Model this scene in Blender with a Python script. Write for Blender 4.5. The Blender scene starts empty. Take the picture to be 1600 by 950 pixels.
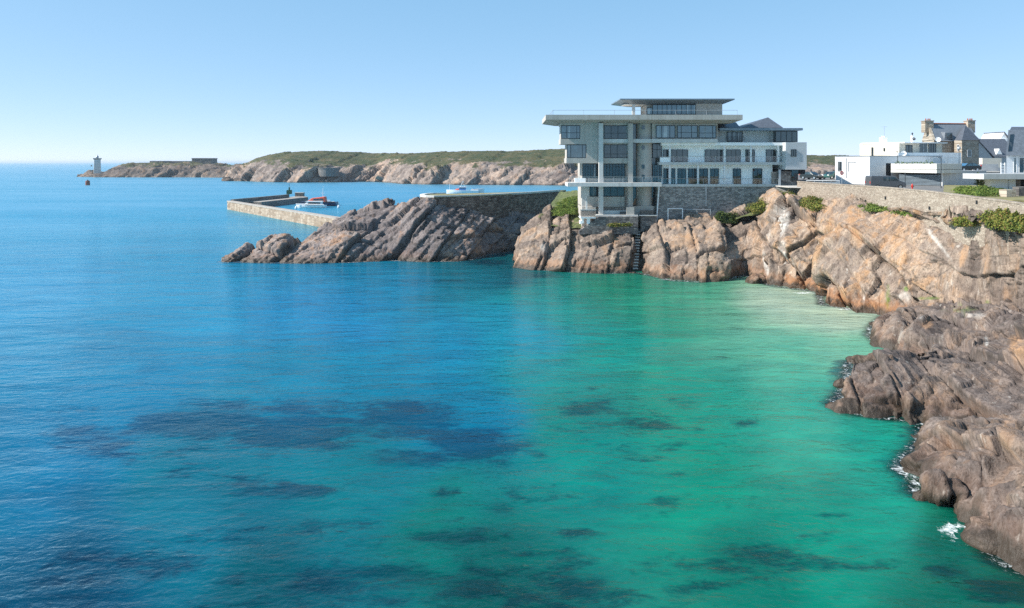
import bpy, math, random
import numpy as np
from mathutils import Vector
from mathutils.geometry import delaunay_2d_cdt

# ------------------------------------------------------------------ camera, sky, sun, exposure
S = bpy.context.scene
COL = S.collection
R = math.radians
FPX, HCAM, HY = 1100.0, 17.0, 253.0           # focal length in photo pixels, camera height, horizon row
cd = bpy.data.cameras.new('camera')
cam = bpy.data.objects.new('camera', cd); COL.objects.link(cam)
cam.location = (0, 0, HCAM); cam.rotation_euler = (R(90), 0, 0)
cd.sensor_width = 36; cd.lens = FPX / 1600 * 36
cd.shift_y = -(475 - HY) / 1600
cd.clip_start = 0.5; cd.clip_end = 60000
S.camera = cam
SUN_EL, SUN_ROT = R(38), R(-97)
SUN = Vector((math.sin(SUN_ROT) * math.cos(SUN_EL), math.cos(SUN_ROT) * math.cos(SUN_EL), math.sin(SUN_EL)))
wd = bpy.data.worlds.new('World'); S.world = wd; wd.use_nodes = True
wt = wd.node_tree
sky = wt.nodes.new('ShaderNodeTexSky'); sky.sky_type = 'NISHITA'; sky.sun_disc = False
sky.sun_elevation = SUN_EL; sky.sun_rotation = SUN_ROT
sky.altitude = 0; sky.air_density = .4; sky.dust_density = 0; sky.ozone_density = 6
# colour balance of the clear sea-side sky: each channel gets its own contrast
_sp = wt.nodes.new('ShaderNodeSeparateColor'); _cb = wt.nodes.new('ShaderNodeCombineColor')
wt.links.new(sky.outputs[0], _sp.inputs[0])
for i, (t, g, c) in enumerate(((1.15, .58, 1.84), (.98, .37, 2.68), (.92, .30, 3.36))):
    a = wt.nodes.new('ShaderNodeMath'); a.operation = 'MULTIPLY'; a.inputs[1].default_value = t
    q = wt.nodes.new('ShaderNodeMath'); q.operation = 'POWER'; q.inputs[1].default_value = g
    d = wt.nodes.new('ShaderNodeMath'); d.operation = 'MULTIPLY'; d.inputs[1].default_value = c
    wt.links.new(_sp.outputs[i], a.inputs[0]); wt.links.new(a.outputs[0], q.inputs[0])
    wt.links.new(q.outputs[0], d.inputs[0]); wt.links.new(d.outputs[0], _cb.inputs[i])
wt.links.new(_cb.outputs[0], wt.nodes['Background'].inputs[0])
wt.nodes['Background'].inputs[1].default_value = 0.1
ld = bpy.data.lights.new('sun', 'SUN'); ld.energy = 4.2; ld.angle = R(0.5); ld.color = (1, .945, .87)
lo = bpy.data.objects.new('sun', ld); COL.objects.link(lo)
lo.rotation_euler = (-SUN).to_track_quat('-Z', 'Y').to_euler(); lo.location = (-60, 0, 80)
S.view_settings.view_transform = 'Standard'; S.view_settings.look = 'None'
S.view_settings.gamma = 1; S.view_settings.use_curve_mapping = False
S.view_settings.exposure = 0.95
S.cycles.use_denoising = False; S.cycles.use_adaptive_sampling = False; S.cycles.sample_clamp_indirect = 4; S.cycles.max_bounces = 6
S.cycles.transparent_max_bounces = 16

# ------------------------------------------------------------------ helpers
def P(px, py, Y):
    return Vector(((px - 800) / FPX * Y, Y, HCAM - (py - HY) / FPX * Y))
def PZ(px, py, z):
    Y = FPX * (HCAM - z) / (py - HY)
    return Vector(((px - 800) / FPX * Y, Y, z))
def W(px, py): return PZ(px, py, 0)

def tag(o, label=None, cat=None, group=None, kind=None):
    if label: o['label'] = label
    if cat: o['category'] = cat
    if group: o['group'] = group
    if kind: o['kind'] = kind
    return o
def thing(name, label, cat, loc=(0, 0, 0), group=None):
    o = bpy.data.objects.new(name, None); COL.objects.link(o); o.location = loc
    o.empty_display_size = .5
    return tag(o, label, cat, group)
def wloc(o):
    v = Vector((0, 0, 0))
    while o: v = v + Vector(o.location); o = o.parent
    return v
def copy_tree(o, parent=None):
    c = o.copy(); COL.objects.link(c); c.parent = parent
    for ch in list(o.children): copy_tree(ch, c)
    return c

class MB:
    """collects faces in world space; build() links them as one mesh object"""
    def __init__(s): s.v = []; s.f = []; s.uv = {}
    def face(s, pts):
        n = len(s.v); s.v += [tuple(p) for p in pts]; s.f.append(tuple(range(n, n + len(pts))))
    def box(s, x0, x1, y0, y1, z0, z1):
        n = len(s.v)
        s.v += [(x0,y0,z0),(x1,y0,z0),(x1,y1,z0),(x0,y1,z0),(x0,y0,z1),(x1,y0,z1),(x1,y1,z1),(x0,y1,z1)]
        for q in ((0,3,2,1),(4,5,6,7),(0,1,5,4),(1,2,6,5),(2,3,7,6),(3,0,4,7)): s.f.append(tuple(n+i for i in q))
        return s
    def pbox(s, px0, px1, py0, py1, Y0, Y1):
        """front face given by photo extents at depth Y0, extruded back to Y1"""
        a = P(px0, py1, Y0); b = P(px1, py0, Y0)
        return s.box(a.x, b.x, Y0, Y1, a.z, b.z)
    def prism(s, poly, z0, z1):
        """poly: list of (x,y), extruded in z"""
        n = len(s.v); k = len(poly)
        a = sum(poly[i][0]*poly[(i+1)%k][1]-poly[(i+1)%k][0]*poly[i][1] for i in range(k))
        if a < 0: poly = poly[::-1]
        s.v += [(p[0], p[1], z0) for p in poly] + [(p[0], p[1], z1) for p in poly]
        s.f.append(tuple(n + i for i in range(k))[::-1]); s.f.append(tuple(n + k + i for i in range(k)))
        for i in range(k): s.f.append((n+i, n+(i+1)%k, n+k+(i+1)%k, n+k+i))
        return s
    def xprism(s, poly, y0, y1):
        """poly: list of (x,z), extruded in y"""
        n = len(s.v); k = len(poly)
        s.v += [(p[0], y0, p[1]) for p in poly] + [(p[0], y1, p[1]) for p in poly]
        s.f.append(tuple(n + i for i in range(k))); s.f.append(tuple(n + k + i for i in range(k))[::-1])
        for i in range(k): s.f.append((n+i, n+k+i, n+k+(i+1)%k, n+(i+1)%k))
        return s
    def hexa(s, a, b):
        """a, b: bottom and top rings of equal length"""
        n = len(s.v); k = len(a); s.v += [tuple(p) for p in a] + [tuple(p) for p in b]
        s.f.append(tuple(n+i for i in range(k))[::-1]); s.f.append(tuple(n+k+i for i in range(k)))
        for i in range(k): s.f.append((n+i, n+(i+1)%k, n+k+(i+1)%k, n+k+i))
        return s
    def tube(s, p, q, r0, r1=None, k=8):
        r1 = r0 if r1 is None else r1
        p = Vector(p); q = Vector(q); d = (q - p).normalized()
        u = d.orthogonal().normalized(); w = d.cross(u)
        A = [p + (u*math.cos(t)+w*math.sin(t))*r0 for t in [2*math.pi*i/k for i in range(k)]]
        B = [q + (u*math.cos(t)+w*math.sin(t))*r1 for t in [2*math.pi*i/k for i in range(k)]]
        return s.hexa(A, B)
    def lathe(s, c, prof, k=16):
        n = len(s.v); m = len(prof)
        for r, z in prof:
            for i in range(k):
                t = 2*math.pi*i/k; s.v.append((c[0]+r*math.cos(t), c[1]+r*math.sin(t), c[2]+z))
        for j in range(m-1):
            for i in range(k):
                s.f.append((n+j*k+i, n+j*k+(i+1)%k, n+(j+1)*k+(i+1)%k, n+(j+1)*k+i))
        s.f.append(tuple(n+i for i in range(k))[::-1]); s.f.append(tuple(n+(m-1)*k+i for i in range(k)))
        return s
    def build(s, name, mat, parent=None, smooth=False, bevel=0):
        me = bpy.data.meshes.new(name)
        o0 = wloc(parent) if parent else Vector((0, 0, 0))
        me.from_pydata([(v[0]-o0.x, v[1]-o0.y, v[2]-o0.z) for v in s.v], [], s.f)
        me.materials.append(mat); me.update()
        if smooth: me.polygons.foreach_set('use_smooth', [True]*len(me.polygons))
        o = bpy.data.objects.new(name, me); COL.objects.link(o); o.parent = parent
        if bevel:
            b = o.modifiers.new('bevel', 'BEVEL'); b.width = bevel; b.segments = 2; b.limit_method = 'ANGLE'
        return o

def npmesh(name, v, f, mat, smooth=False, attrs=None, colattrs=None, parent=None):
    me = bpy.data.meshes.new(name)
    v = np.asarray(v, np.float32); f = np.asarray(f, np.int32); k = f.shape[1]
    me.vertices.add(len(v)); me.vertices.foreach_set('co', v.ravel())
    me.loops.add(f.size); me.loops.foreach_set('vertex_index', f.ravel())
    me.polygons.add(len(f)); me.polygons.foreach_set('loop_start', np.arange(0, f.size, k, dtype=np.int32))
    me.polygons.foreach_set('loop_total', np.full(len(f), k, np.int32))
    if smooth: me.polygons.foreach_set('use_smooth', np.ones(len(f), bool))
    for n, a in (attrs or {}).items():
        at = me.attributes.new(n, 'FLOAT', 'POINT'); at.data.foreach_set('value', np.asarray(a, np.float32))
    for n, a in (colattrs or {}).items():
        at = me.attributes.new(n, 'FLOAT_COLOR', 'POINT')
        at.data.foreach_set('color', np.concatenate([a, np.ones((len(a), 1))], 1).astype(np.float32).ravel())
    me.materials.append(mat); me.update(); me.validate()
    o = bpy.data.objects.new(name, me); COL.objects.link(o); o.parent = parent
    return o

# ------------------------------------------------------------------ numpy noise
def hsh(i, j, k, seed=0):
    with np.errstate(over='ignore'):
        n = (i.astype(np.uint32)*np.uint32(374761393) + j.astype(np.uint32)*np.uint32(668265263)
             + k.astype(np.uint32)*np.uint32(2147483647) + np.uint32(seed*1274126177 & 0xffffffff))
        n = (n ^ (n >> np.uint32(13))) * np.uint32(1274126177)
        n = (n ^ (n >> np.uint32(16))) * np.uint32(2246822519)
        n ^= n >> np.uint32(15)
    return n.astype(np.float64) / 4294967295.0
def vnoise(p, seed=0):
    i = np.floor(p).astype(np.int64); f = p - i; f = f*f*(3-2*f); r = 0
    for a in (0, 1):
        for b in (0, 1):
            for c in (0, 1):
                w = (f[:,0] if a else 1-f[:,0])*(f[:,1] if b else 1-f[:,1])*(f[:,2] if c else 1-f[:,2])
                r = r + w*hsh(i[:,0]+a, i[:,1]+b, i[:,2]+c, seed)
    return r*2-1
def fbm(p, oct=4, seed=0):
    r = 0; a = 1; t = 0
    for o in range(oct): r = r + a*vnoise(p*2**o + 17.3*o, seed+o); t += a; a *= .5
    return r/t
def voro(p, seed=0):
    i = np.floor(p).astype(np.int64); n = len(p)
    F1 = np.full(n, 9.); F2 = np.full(n, 9.); C = np.zeros((n, 3)); ID = np.zeros((n, 3), np.int64)
    for a in (-1, 0, 1):
        for b in (-1, 0, 1):
            for c in (-1, 0, 1):
                x, y, z = i[:,0]+a, i[:,1]+b, i[:,2]+c
                q = np.stack([x+hsh(x,y,z,seed+1), y+hsh(x,y,z,seed+2), z+hsh(x,y,z,seed+3)], 1)
                d = np.sqrt(((q-p)**2).sum(1))
                m = d < F1
                F2 = np.where(m, F1, np.minimum(F2, d)); F1 = np.where(m, d, F1)
                C[m] = q[m]; ID[m] = np.stack([x, y, z], 1)[m]
    return F1, F2, C, ID
def sstep(a, b, x):
    t = np.clip((x-a)/(b-a), 0, 1); return t*t*(3-2*t)
def basis(axis):
    a = np.array(axis, float); a /= np.linalg.norm(a)
    u = np.cross(a, [0, 1, 0]); u /= np.linalg.norm(u); w = np.cross(u, a)
    return np.stack([a, u, w], 0)
def facet(p, axis, scale, stretch, amp, tilt, seed, crack=.06, cdepth=.25):
    """joint blocks: Voronoi cells stretched along axis, each with its own offset and tilted face"""
    q = p @ basis(axis).T / scale; q[:, 0] /= stretch
    F1, F2, C, ID = voro(q, seed)
    h = hsh(ID[:,0], ID[:,1], ID[:,2], seed+7)
    g = np.stack([hsh(ID[:,0], ID[:,1], ID[:,2], seed+8+k)*2-1 for k in range(3)], 1)
    cr = 1 - sstep(0, crack, F2-F1)
    d = (h*2-1)*amp + ((q-C)*g).sum(1)*tilt - cr*cdepth*amp
    return d, h, cr

def joints(p, axis, scale, stretch, amp, tilt, seed, saw=0., crack=.045, cdepth=.8):
    """slabs cut by joint planes: sheets across u, broken along the dip (a) and in depth (w)"""
    q = p @ basis(axis).T / scale
    a, u, w = q[:,0]/stretch, q[:,1], q[:,2]
    o = np.zeros_like(u)
    u = u + .42*vnoise(np.stack([u*.9, o, o+seed], 1), seed) + .10*vnoise(np.stack([a*.8, w*.8, u*.3], 1), seed+1)
    iu = np.floor(u); hu = hsh(iu.astype(np.int64), o.astype(np.int64), o.astype(np.int64), seed+2)
    a = a + hu*3.1 + .3*vnoise(np.stack([a*.7, hu*9, o], 1), seed+3) + .16*(u-iu)
    w = w + hu*1.7
    ia, iw = np.floor(a), np.floor(w)
    ids = [x.astype(np.int64) for x in (iu, ia, iw)]
    hb = hsh(*ids, seed+4)
    g = [hsh(*ids, seed+5+k)*2-1 for k in range(3)]
    fu, fa, fw = u-iu, a-ia, w-iw
    ed = np.minimum(np.minimum(fu, 1-fu), np.minimum(fa, 1-fa)*stretch)
    cr = (1-sstep(0, crack, ed))
    d = amp*(.55*(hu*2-1)+.75*(hb*2-1)) + tilt*((fu-.5)*g[0]+(fa-.5)*stretch*.6*g[1]+(fw-.5)*g[2]) + saw*(fu-.5) - cr*cdepth*amp
    return d, hb, cr

def grid_faces(nu, nv):
    i, j = np.meshgrid(np.arange(nu-1), np.arange(nv-1), indexing='ij')
    a = (i*nv+j).ravel(); return np.stack([a, a+nv, a+nv+1, a+1], 1)
def grid_normals(G):
    du = np.gradient(G, axis=0); dv = np.gradient(G, axis=1)
    n = np.cross(du, dv); n /= np.linalg.norm(n, axis=2, keepdims=True)+1e-9
    return n
def resample(G, axis, res, n=None):
    G = np.moveaxis(G, axis, 0)
    d = np.linalg.norm(np.diff(G, axis=0), axis=2).mean(1) if n is None else np.linalg.norm(np.diff(G, axis=0), axis=2).max(1)
    t = np.concatenate([[0], np.cumsum(d+1e-6)])
    n = n or max(8, int(t[-1]/res)); s = np.linspace(0, t[-1], n)
    k = np.clip(np.searchsorted(t, s, 'right')-1, 0, len(t)-2); f = ((s-t[k])/(t[k+1]-t[k]))[:, None, None]
    return np.moveaxis(G[k]*(1-f)+G[k+1]*f, 0, axis)
def smooth_grid(G, it):
    for _ in range(it):
        for ax in (0, 1):
            H = np.moveaxis(G, ax, 0).copy(); H[1:-1] = (H[:-2]+2*H[1:-1]+H[2:])/4; G = np.moveaxis(H, 0, ax)
    return G

def displace(p, n, layers, warp=.5, wscale=3., fine=.05, seed=0, fade=None):
    pw = p + warp*np.stack([fbm(p/wscale, 2, seed+40+k) for k in range(3)], 1)
    D = np.zeros(len(p)); cr = np.zeros(len(p)); blk = np.zeros(len(p)); wsum = 0
    for k, (ax, sc, st, am, ti, *sw) in enumerate(layers):
        d, h, c = joints(pw, ax, sc, st, am, ti, seed+11*k, sw[0]) if sw else facet(pw, ax, sc, st, am, ti, seed+11*k)
        D += d; cr = np.maximum(cr, c*(1.0 if k else .9)); w = (1., .8, .4, .2)[k]; blk += h*w; wsum += w
    cr = cr*sstep(.44, .60, fbm(p/3.2, 3, seed+77)*.5+.5)
    if fade: D *= 1-.86*sstep(fade[0], fade[1], p[:, 2]+4*fbm(p/40, 3, seed+70))
    D += fine*fbm(p*2.2, 4, seed+90)
    return p + n*D[:, None], blk/wsum, cr

def stain(p, spots, seed=0):
    x = 800+p[:,0]/p[:,1]*FPX; y = HY+(HCAM-p[:,2])/p[:,1]*FPX; r = np.zeros(len(p)); n = fbm(p/1.2, 4, seed)
    for cx, cy, rx, ry, sl, s in spots:
        dx = x-cx-(y-cy)*sl; r = np.maximum(r, s*(1-sstep(.45, 1.05, np.sqrt((dx/rx)**2+((y-cy)/ry)**2)+.45*n)))
    return r
def rock_sheet(name, stations, res, layers, mat, seed=0, warp=.5, fine=.05, smooth=2, flip=False, fade=None, stains=None, **kw):
    G = np.array([[list(q) for q in st] for st in stations], float)
    G = resample(G, 0, res); G = resample(G, 1, res); G = smooth_grid(G, smooth)
    n = grid_normals(smooth_grid(G, 6))
    if flip: n = -n
    nu, nv = G.shape[:2]
    p, blk, cr = displace(G.reshape(-1, 3), n.reshape(-1, 3), layers, warp, 5., fine, seed, fade)
    f = grid_faces(nu, nv)
    if flip: f = f[:, ::-1]
    at = {'blk': blk, 'crk': cr}
    for k, v in (stains or {}).items(): at[k] = stain(p, v, seed)
    o = npmesh(name, p, f, mat, attrs=at)
    return tag(o, kind='structure', **kw), p

# ------------------------------------------------------------------ materials
def newmat(name):
    m = bpy.data.materials.new(name); m.use_nodes = True
    nt = m.node_tree; b = nt.nodes['Principled BSDF']
    return m, nt, b
class NT:
    """terse node building"""
    def __init__(s, nt): s.nt = nt
    def n(s, t, **kw):
        x = s.nt.nodes.new('ShaderNode'+t)
        for k, v in kw.items(): setattr(x, k, v)
        return x
    def L(s, a, b): s.nt.links.new(a, b)
    def val(s, sock, v):
        if hasattr(v, 'is_linked') or isinstance(v, bpy.types.NodeSocket): s.L(v, sock)
        else: sock.default_value = v
    def math(s, op, a, b=0., c=0., clamp=False):
        x = s.n('Math', operation=op, use_clamp=clamp)
        s.val(x.inputs[0], a); s.val(x.inputs[1], b); s.val(x.inputs[2], c); return x.outputs[0]
    def mix(s, f, a, b, mode='MIX'):
        x = s.n('Mix', data_type='RGBA', blend_type=mode)
        s.val(x.inputs[0], f)
        for i, v in ((6, a), (7, b)):
            s.val(x.inputs[i], (*v, 1) if isinstance(v, tuple) and len(v) == 3 else v)
        return x.outputs[2]
    def pos(s): return s.n('NewGeometry').outputs['Position']
    def mapping(s, v, rot=(0,0,0), scale=(1,1,1), loc=(0,0,0)):
        x = s.n('Mapping'); s.L(v, x.inputs[0]); x.inputs[1].default_value = loc
        x.inputs[2].default_value = rot; x.inputs[3].default_value = scale; return x.outputs[0]
    def noise(s, v, scale=1., detail=4., rough=.55, dist=0.):
        x = s.n('TexNoise'); s.L(v, x.inputs['Vector']); x.inputs['Scale'].default_value = scale
        x.inputs['Detail'].default_value = detail; x.inputs['Roughness'].default_value = rough
        x.inputs['Distortion'].default_value = dist; return x.outputs[0]
    def ramp(s, f, stops):
        x = s.n('ValToRGB'); s.L(f, x.inputs[0]); e = x.color_ramp.elements
        while len(e) < len(stops): e.new(.5)
        for el, (p, c) in zip(e, stops): el.position = p; el.color = (*c, 1) if isinstance(c, tuple) else (c, c, c, 1)
        return x.outputs[0]
    def step(s, v, a, b):
        x = s.n('MapRange', interpolation_type='SMOOTHSTEP'); s.val(x.inputs[0], v)
        x.inputs[1].default_value = a; x.inputs[2].default_value = b; return x.outputs[0]
    def attr(s, n):
        x = s.n('Attribute', attribute_name=n); return x
    def bump(s, h, strength=.4, dist=.1, normal=None):
        x = s.n('Bump'); s.L(h, x.inputs['Height']); x.inputs['Strength'].default_value = strength
        x.inputs['Distance'].default_value = dist
        if normal: s.L(normal, x.inputs['Normal'])
        return x.outputs[0]

def rock_mat(name, streak_rot, stops, orange=.5, ocol=(.42,.20,.075), veg=None, white=.4, tide=True, scale=1., ostain=.5):
    m, nt, b = newmat(name); N = NT(nt); p = N.pos()
    st = N.mapping(p, streak_rot, (1.6*scale, 1.6*scale, .22*scale))
    n1 = N.noise(st, 1., 6, .62, .4)
    n2 = N.noise(p, .35*scale, 4, .6)
    n3 = N.noise(p, 5*scale, 5, .65)
    f = N.math('ADD', N.math('MULTIPLY', n1, .62), N.math('MULTIPLY', n2, .38))
    base = N.ramp(f, stops)
    blk = N.attr('blk').outputs['Fac']; crk = N.attr('crk').outputs['Fac']
    base = N.mix(1., base, N.ramp(blk, [(.2, (.62,.61,.62)), (.5, (.97,.96,.95)), (.8, (1.36,1.27,1.15))]), 'MULTIPLY')
    # iron staining in streaks along the cleavage, stronger on some blocks
    o1 = N.noise(N.mapping(p, streak_rot, (.75*scale, .75*scale, .12*scale), (7, 3, 1)), 1., 4, .55, .6)
    of = N.math('MULTIPLY', N.step(N.math('ADD', o1, N.math('MULTIPLY', N.math('SUBTRACT', blk, .5), .35)), .53, .74), orange)
    base = N.mix(of, base, ocol)
    w1 = N.noise(N.mapping(p, streak_rot, (1.2*scale, 1.2*scale, .3*scale), (1, 9, 5)), 1.3, 5, .6)
    base = N.mix(N.math('MULTIPLY', N.step(w1, .6, .75), white), base, (.55,.52,.47))
    # cleavage lines and fine grain
    fo = N.noise(N.mapping(p, streak_rot, (6*scale, 6*scale, .45*scale), (3, 1, 8)), 1., 4, .6, .5)
    base = N.mix(N.math('MULTIPLY', N.math('SUBTRACT', 1., N.step(fo, .36, .47)), .55), base, N.mix(1., base, (.34,.31,.29), 'MULTIPLY'))
    base = N.mix(N.math('MULTIPLY', N.step(fo, .57, .68), .35), base, N.mix(1., base, (1.6,1.55,1.48), 'MULTIPLY'))
    base = N.mix(N.math('MULTIPLY', N.math('SUBTRACT', n3, .46), 2.6, clamp=True), base, N.mix(1., base, (.42,.39,.37), 'MULTIPLY'))
    base = N.mix(N.math('MULTIPLY', crk, .8), base, (.05,.043,.036))
    fl = N.math('ADD', .15, N.math('MULTIPLY', N.step(N.math('ADD', N.math('MULTIPLY', n1, .8), N.math('MULTIPLY', n3, .2)), .34, .66), .8))
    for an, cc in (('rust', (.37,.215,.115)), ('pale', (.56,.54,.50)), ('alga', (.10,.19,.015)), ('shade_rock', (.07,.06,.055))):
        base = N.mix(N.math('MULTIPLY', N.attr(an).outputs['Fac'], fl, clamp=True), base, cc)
    z = N.n('SeparateXYZ'); N.L(p, z.inputs[0]); z = z.outputs[2]
    rough = .85
    if veg:
        sl = N.n('SeparateXYZ'); N.L(N.n('NewGeometry').outputs['Normal'], sl.inputs[0])
        vn = N.noise(p, .05, 7, .68)
        vf = N.math('ADD', N.math('ADD', N.math('MULTIPLY', N.math('SUBTRACT', z, veg[0]), veg[1]), N.math('MULTIPLY', N.math('SUBTRACT', vn, .5), 5.)),
                    N.math('MULTIPLY', N.math('SUBTRACT', sl.outputs[2], .6), 1.2))
        gcol = N.ramp(N.noise(p, .09, 8, .75), [(.3, (.022,.034,.013)), (.44, (.042,.056,.019)), (.54, (.08,.074,.03)), (.68, (.13,.10,.05))])
        base = N.mix(N.step(vf, .3, .6), base, gcol)
    if tide:
        tn = N.math('MULTIPLY', N.math('SUBTRACT', N.noise(N.mapping(p, (0,0,0), (1.3,1.3,.35)), 1., 4), .5), 2.6)
        zz = N.math('ADD', z, tn)
        if ostain: base = N.mix(N.math('MULTIPLY', N.math('SUBTRACT', 1., N.step(zz, .9, 2.0)), ostain), base, (.30,.13,.05))
        wet = N.math('SUBTRACT', 1., N.step(zz, .3, 1.15))
        base = N.mix(N.math('MULTIPLY', wet, .88), base, (.032,.024,.016))
        base = N.mix(N.math('SUBTRACT', 1., N.step(z, -.45, -.05)), base, N.mix(n3, (.07,.06,.025), (.20,.17,.085)))
        rough = N.math('SUBTRACT', .86, N.math('MULTIPLY', wet, .4))
    N.L(base, b.inputs['Base Color']); N.val(b.inputs['Roughness'], rough)
    b.inputs['Specular IOR Level'].default_value = .3
    n4 = N.noise(N.mapping(p, streak_rot, (7*scale, 7*scale, 1.6*scale)), 1., 4, .7)
    hb = N.math('ADD', N.math('ADD', N.math('MULTIPLY', n1, .25), N.math('MULTIPLY', n3, .5)), N.math('MULTIPLY', N.math('ADD', n4, fo), .5))
    N.L(N.bump(hb, .9, .13/scale), b.inputs['Normal'])
    return m

GREY = [(.28, (.085,.07,.068)), (.42, (.17,.143,.137)), (.55, (.245,.21,.202)), (.72, (.36,.315,.30))]
WARM = [(.28, (.095,.075,.063)), (.42, (.19,.148,.122)), (.55, (.28,.22,.178)), (.72, (.40,.335,.275))]
PINK = [(.28, (.10,.08,.07)), (.42, (.21,.165,.142)), (.55, (.31,.25,.215)), (.72, (.42,.35,.30))]
BROWN = [(.28, (.055,.045,.041)), (.42, (.118,.094,.083)), (.55, (.18,.145,.128)), (.72, (.28,.232,.206))]
SL = (0, R(-42), 0)
M = {}
M['rock_grey'] = rock_mat('rock_grey', SL, GREY, .45, white=.35, ostain=.15)
M['rock_mid'] = rock_mat('rock_mid', (0, R(-18), 0), WARM, .45, (.38,.215,.11), white=.5, ostain=.35)
M['rock_warm'] = rock_mat('rock_warm', (R(8), R(14), 0), WARM, .7, (.40,.225,.11), white=.5, ostain=.7)
M['rock_near'] = rock_mat('rock_near', (R(20), R(12), 0), BROWN, .3, (.25,.14,.07), white=.45, scale=1.5, ostain=.12)
M['rock_far'] = rock_mat('rock_far', SL, PINK, .25, veg=(13.5, .10), white=.3, scale=.35, ostain=0)
M['rock_islet'] = rock_mat('rock_islet', SL, [(a, tuple(x*.5 for x in c)) for a, c in PINK], .2, veg=(13., .22), white=.2, scale=.3, ostain=0)

# ------------------------------------------------------------------ rocks of the coast
LEAN = (.72, .1, .70); UP = (.12, .15, 1.); UPR = (-.25, .2, 1.)
def prof(wl, pts, back=(6, -.5), under=2.5):
    """one coast station: under-water foot, waterline, given points (px,py,Y), then the inland side"""
    w = W(*wl); foot = w + Vector((0, -1.6, -under))
    c = P(*pts[-1])
    return [foot, w] + [P(*q) for q in pts] + [c + Vector((0, back[0], back[1]))]

# left promontory, from its tip to the shaded recess under the platform
def pst(px, wy, cy, d, back=None):
    w = W(px, wy); Yw = w.y
    k1 = Yw + d*.30; k2 = Yw + d*.68
    y1 = wy + (cy-wy)*.46; y2 = wy + (cy-wy)*.82
    return prof((px, wy), [(px, y1, k1), (px, y2, k2), (px, cy, Yw+d)], back or (9, -(HCAM-(cy-HY)/FPX*(Yw+d))-1.5))
prom = [pst(340, 409, 405, 2), pst(360, 410, 396, 3.5), pst(382, 410, 386, 5), pst(405, 410.5, 377, 6), pst(425, 410.5, 368, 7),
        pst(444, 411, 369, 7.5), pst(456, 411, 376, 8), pst(470, 411.5, 370, 9.5), pst(490, 411, 357, 11), pst(512, 410.5, 343, 13), pst(545, 410, 325, 14),
        pst(575, 408, 319, 14), pst(605, 407, 315, 13), pst(640, 409, 310, 10.5, (6, -1)), pst(662, 409, 309, 8.5, (5, 0)),
        pst(690, 409, 319, 8.5, (8, 0)), pst(715, 408, 327, 10.3, (10, 0)), pst(736, 406, 331, 10.6, (10, 0)), pst(746, 402.5, 333, 8.6, (10, 0)),
        pst(760, 399, 336, 6.8, (10, 0)), pst(780, 395.5, 338, 5.8, (10, 0)), pst(805, 392, 338, 5, (10, 0)), pst(835, 389.5, 338, 8, (10, 0)), pst(870, 388, 338, 12, (10, 0))]
LP = [((.6, .1, .8), 6.2, 2.0, .65, .9, -1.0), (LEAN, 2.0, 2.4, .16, .34, -.3), (LEAN, .7, 1.9, .07, .16, 0.), (LEAN, 1.1, 1.6, .06, .2)]
rock_sheet('promontory', prom, .2, LP, M['rock_grey'], seed=3, warp=.25, fine=.12)

# rocks below the concrete building and the tall cliff of the bay
def cst(bx, by, cx, cy, Yc, mid=(.5, .38), back=(6, .7), bow=0):
    w = W(bx, by)
    pts = []
    for t, g in ((.28, mid[1]*.45), (.55, mid[1]), (.85, .78)):
        pts.append((bx+(cx-bx)*t, by+(cy-by)*t, w.y+(Yc-w.y)*g))
    pts.append((cx, cy, Yc))
    return prof((bx, by), pts, back)
low = [cst(806, 417, 800, 405, 120, back=(12, -3)), cst(811, 419, 815, 362, 121), cst(830, 421, 836, 349, 123), cst(855, 422, 862, 333, 125),
       cst(880, 424, 884, 334, 124.5), cst(900, 425, 903, 349, 120.5), cst(924, 427, 930, 357, 117.5), cst(950, 427, 955, 357, 116), cst(978, 426.5, 978, 354, 115.5),
       cst(992.3, 426, 992, 357, 115.5), cst(993.4, 424, 993.4, 364, 118.2, (.5, .75)), cst(1003.0, 424, 1003, 364, 118.2, (.5, .75)),
       cst(1004.2, 426, 1004, 356, 115.5), cst(1020, 431, 1020, 351, 115), cst(1047, 438, 1050, 347, 115), cst(1070, 440, 1080, 348, 114.5),
       cst(1095, 441, 1108, 351, 114), cst(1115, 440, 1128, 345, 113.5), cst(1132, 437, 1144, 352, 113), cst(1150, 433, 1156, 347, 112.5), cst(1165, 430, 1170, 341, 112),
       cst(1184, 437, 1186, 338, 110.5), cst(1201, 446, 1200, 336, 109), cst(1207, 446, 1209, 330, 108), cst(1213, 448, 1214, 326, 107.2), cst(1228, 447.5, 1230, 326, 107), cst(1245, 450, 1250, 330, 106)]
LM = [((.3, .3, 1.), 4.2, 2.0, .65, 1.0, -.5), ((.45, .2, 1.), 1.6, 2.6, .15, .34, -.12), (UP, .65, 2.4, .03, .08, 0.), (UP, 1.2, 1.6, .03, .10)]
STB = {'rust': [(960,375,9,16,.3,.7),(945,385,7,18,.3,.5),(1080,375,14,22,.1,.7),(895,375,6,16,.2,.5),(1185,385,10,40,.1,.6)], 'pale': [(1196,410,4,24,.2,.9),(1200,360,5,20,.1,.5),(852,388,9,9,0,.6),(1140,400,20,10,0,.3)], 'alga': [(1190,432,3,7,0,.7)]}
rock_sheet('coast_rocks', low, .18, LM, M['rock_mid'], seed=21, warp=.22, fine=.1, stains=STB)
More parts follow.
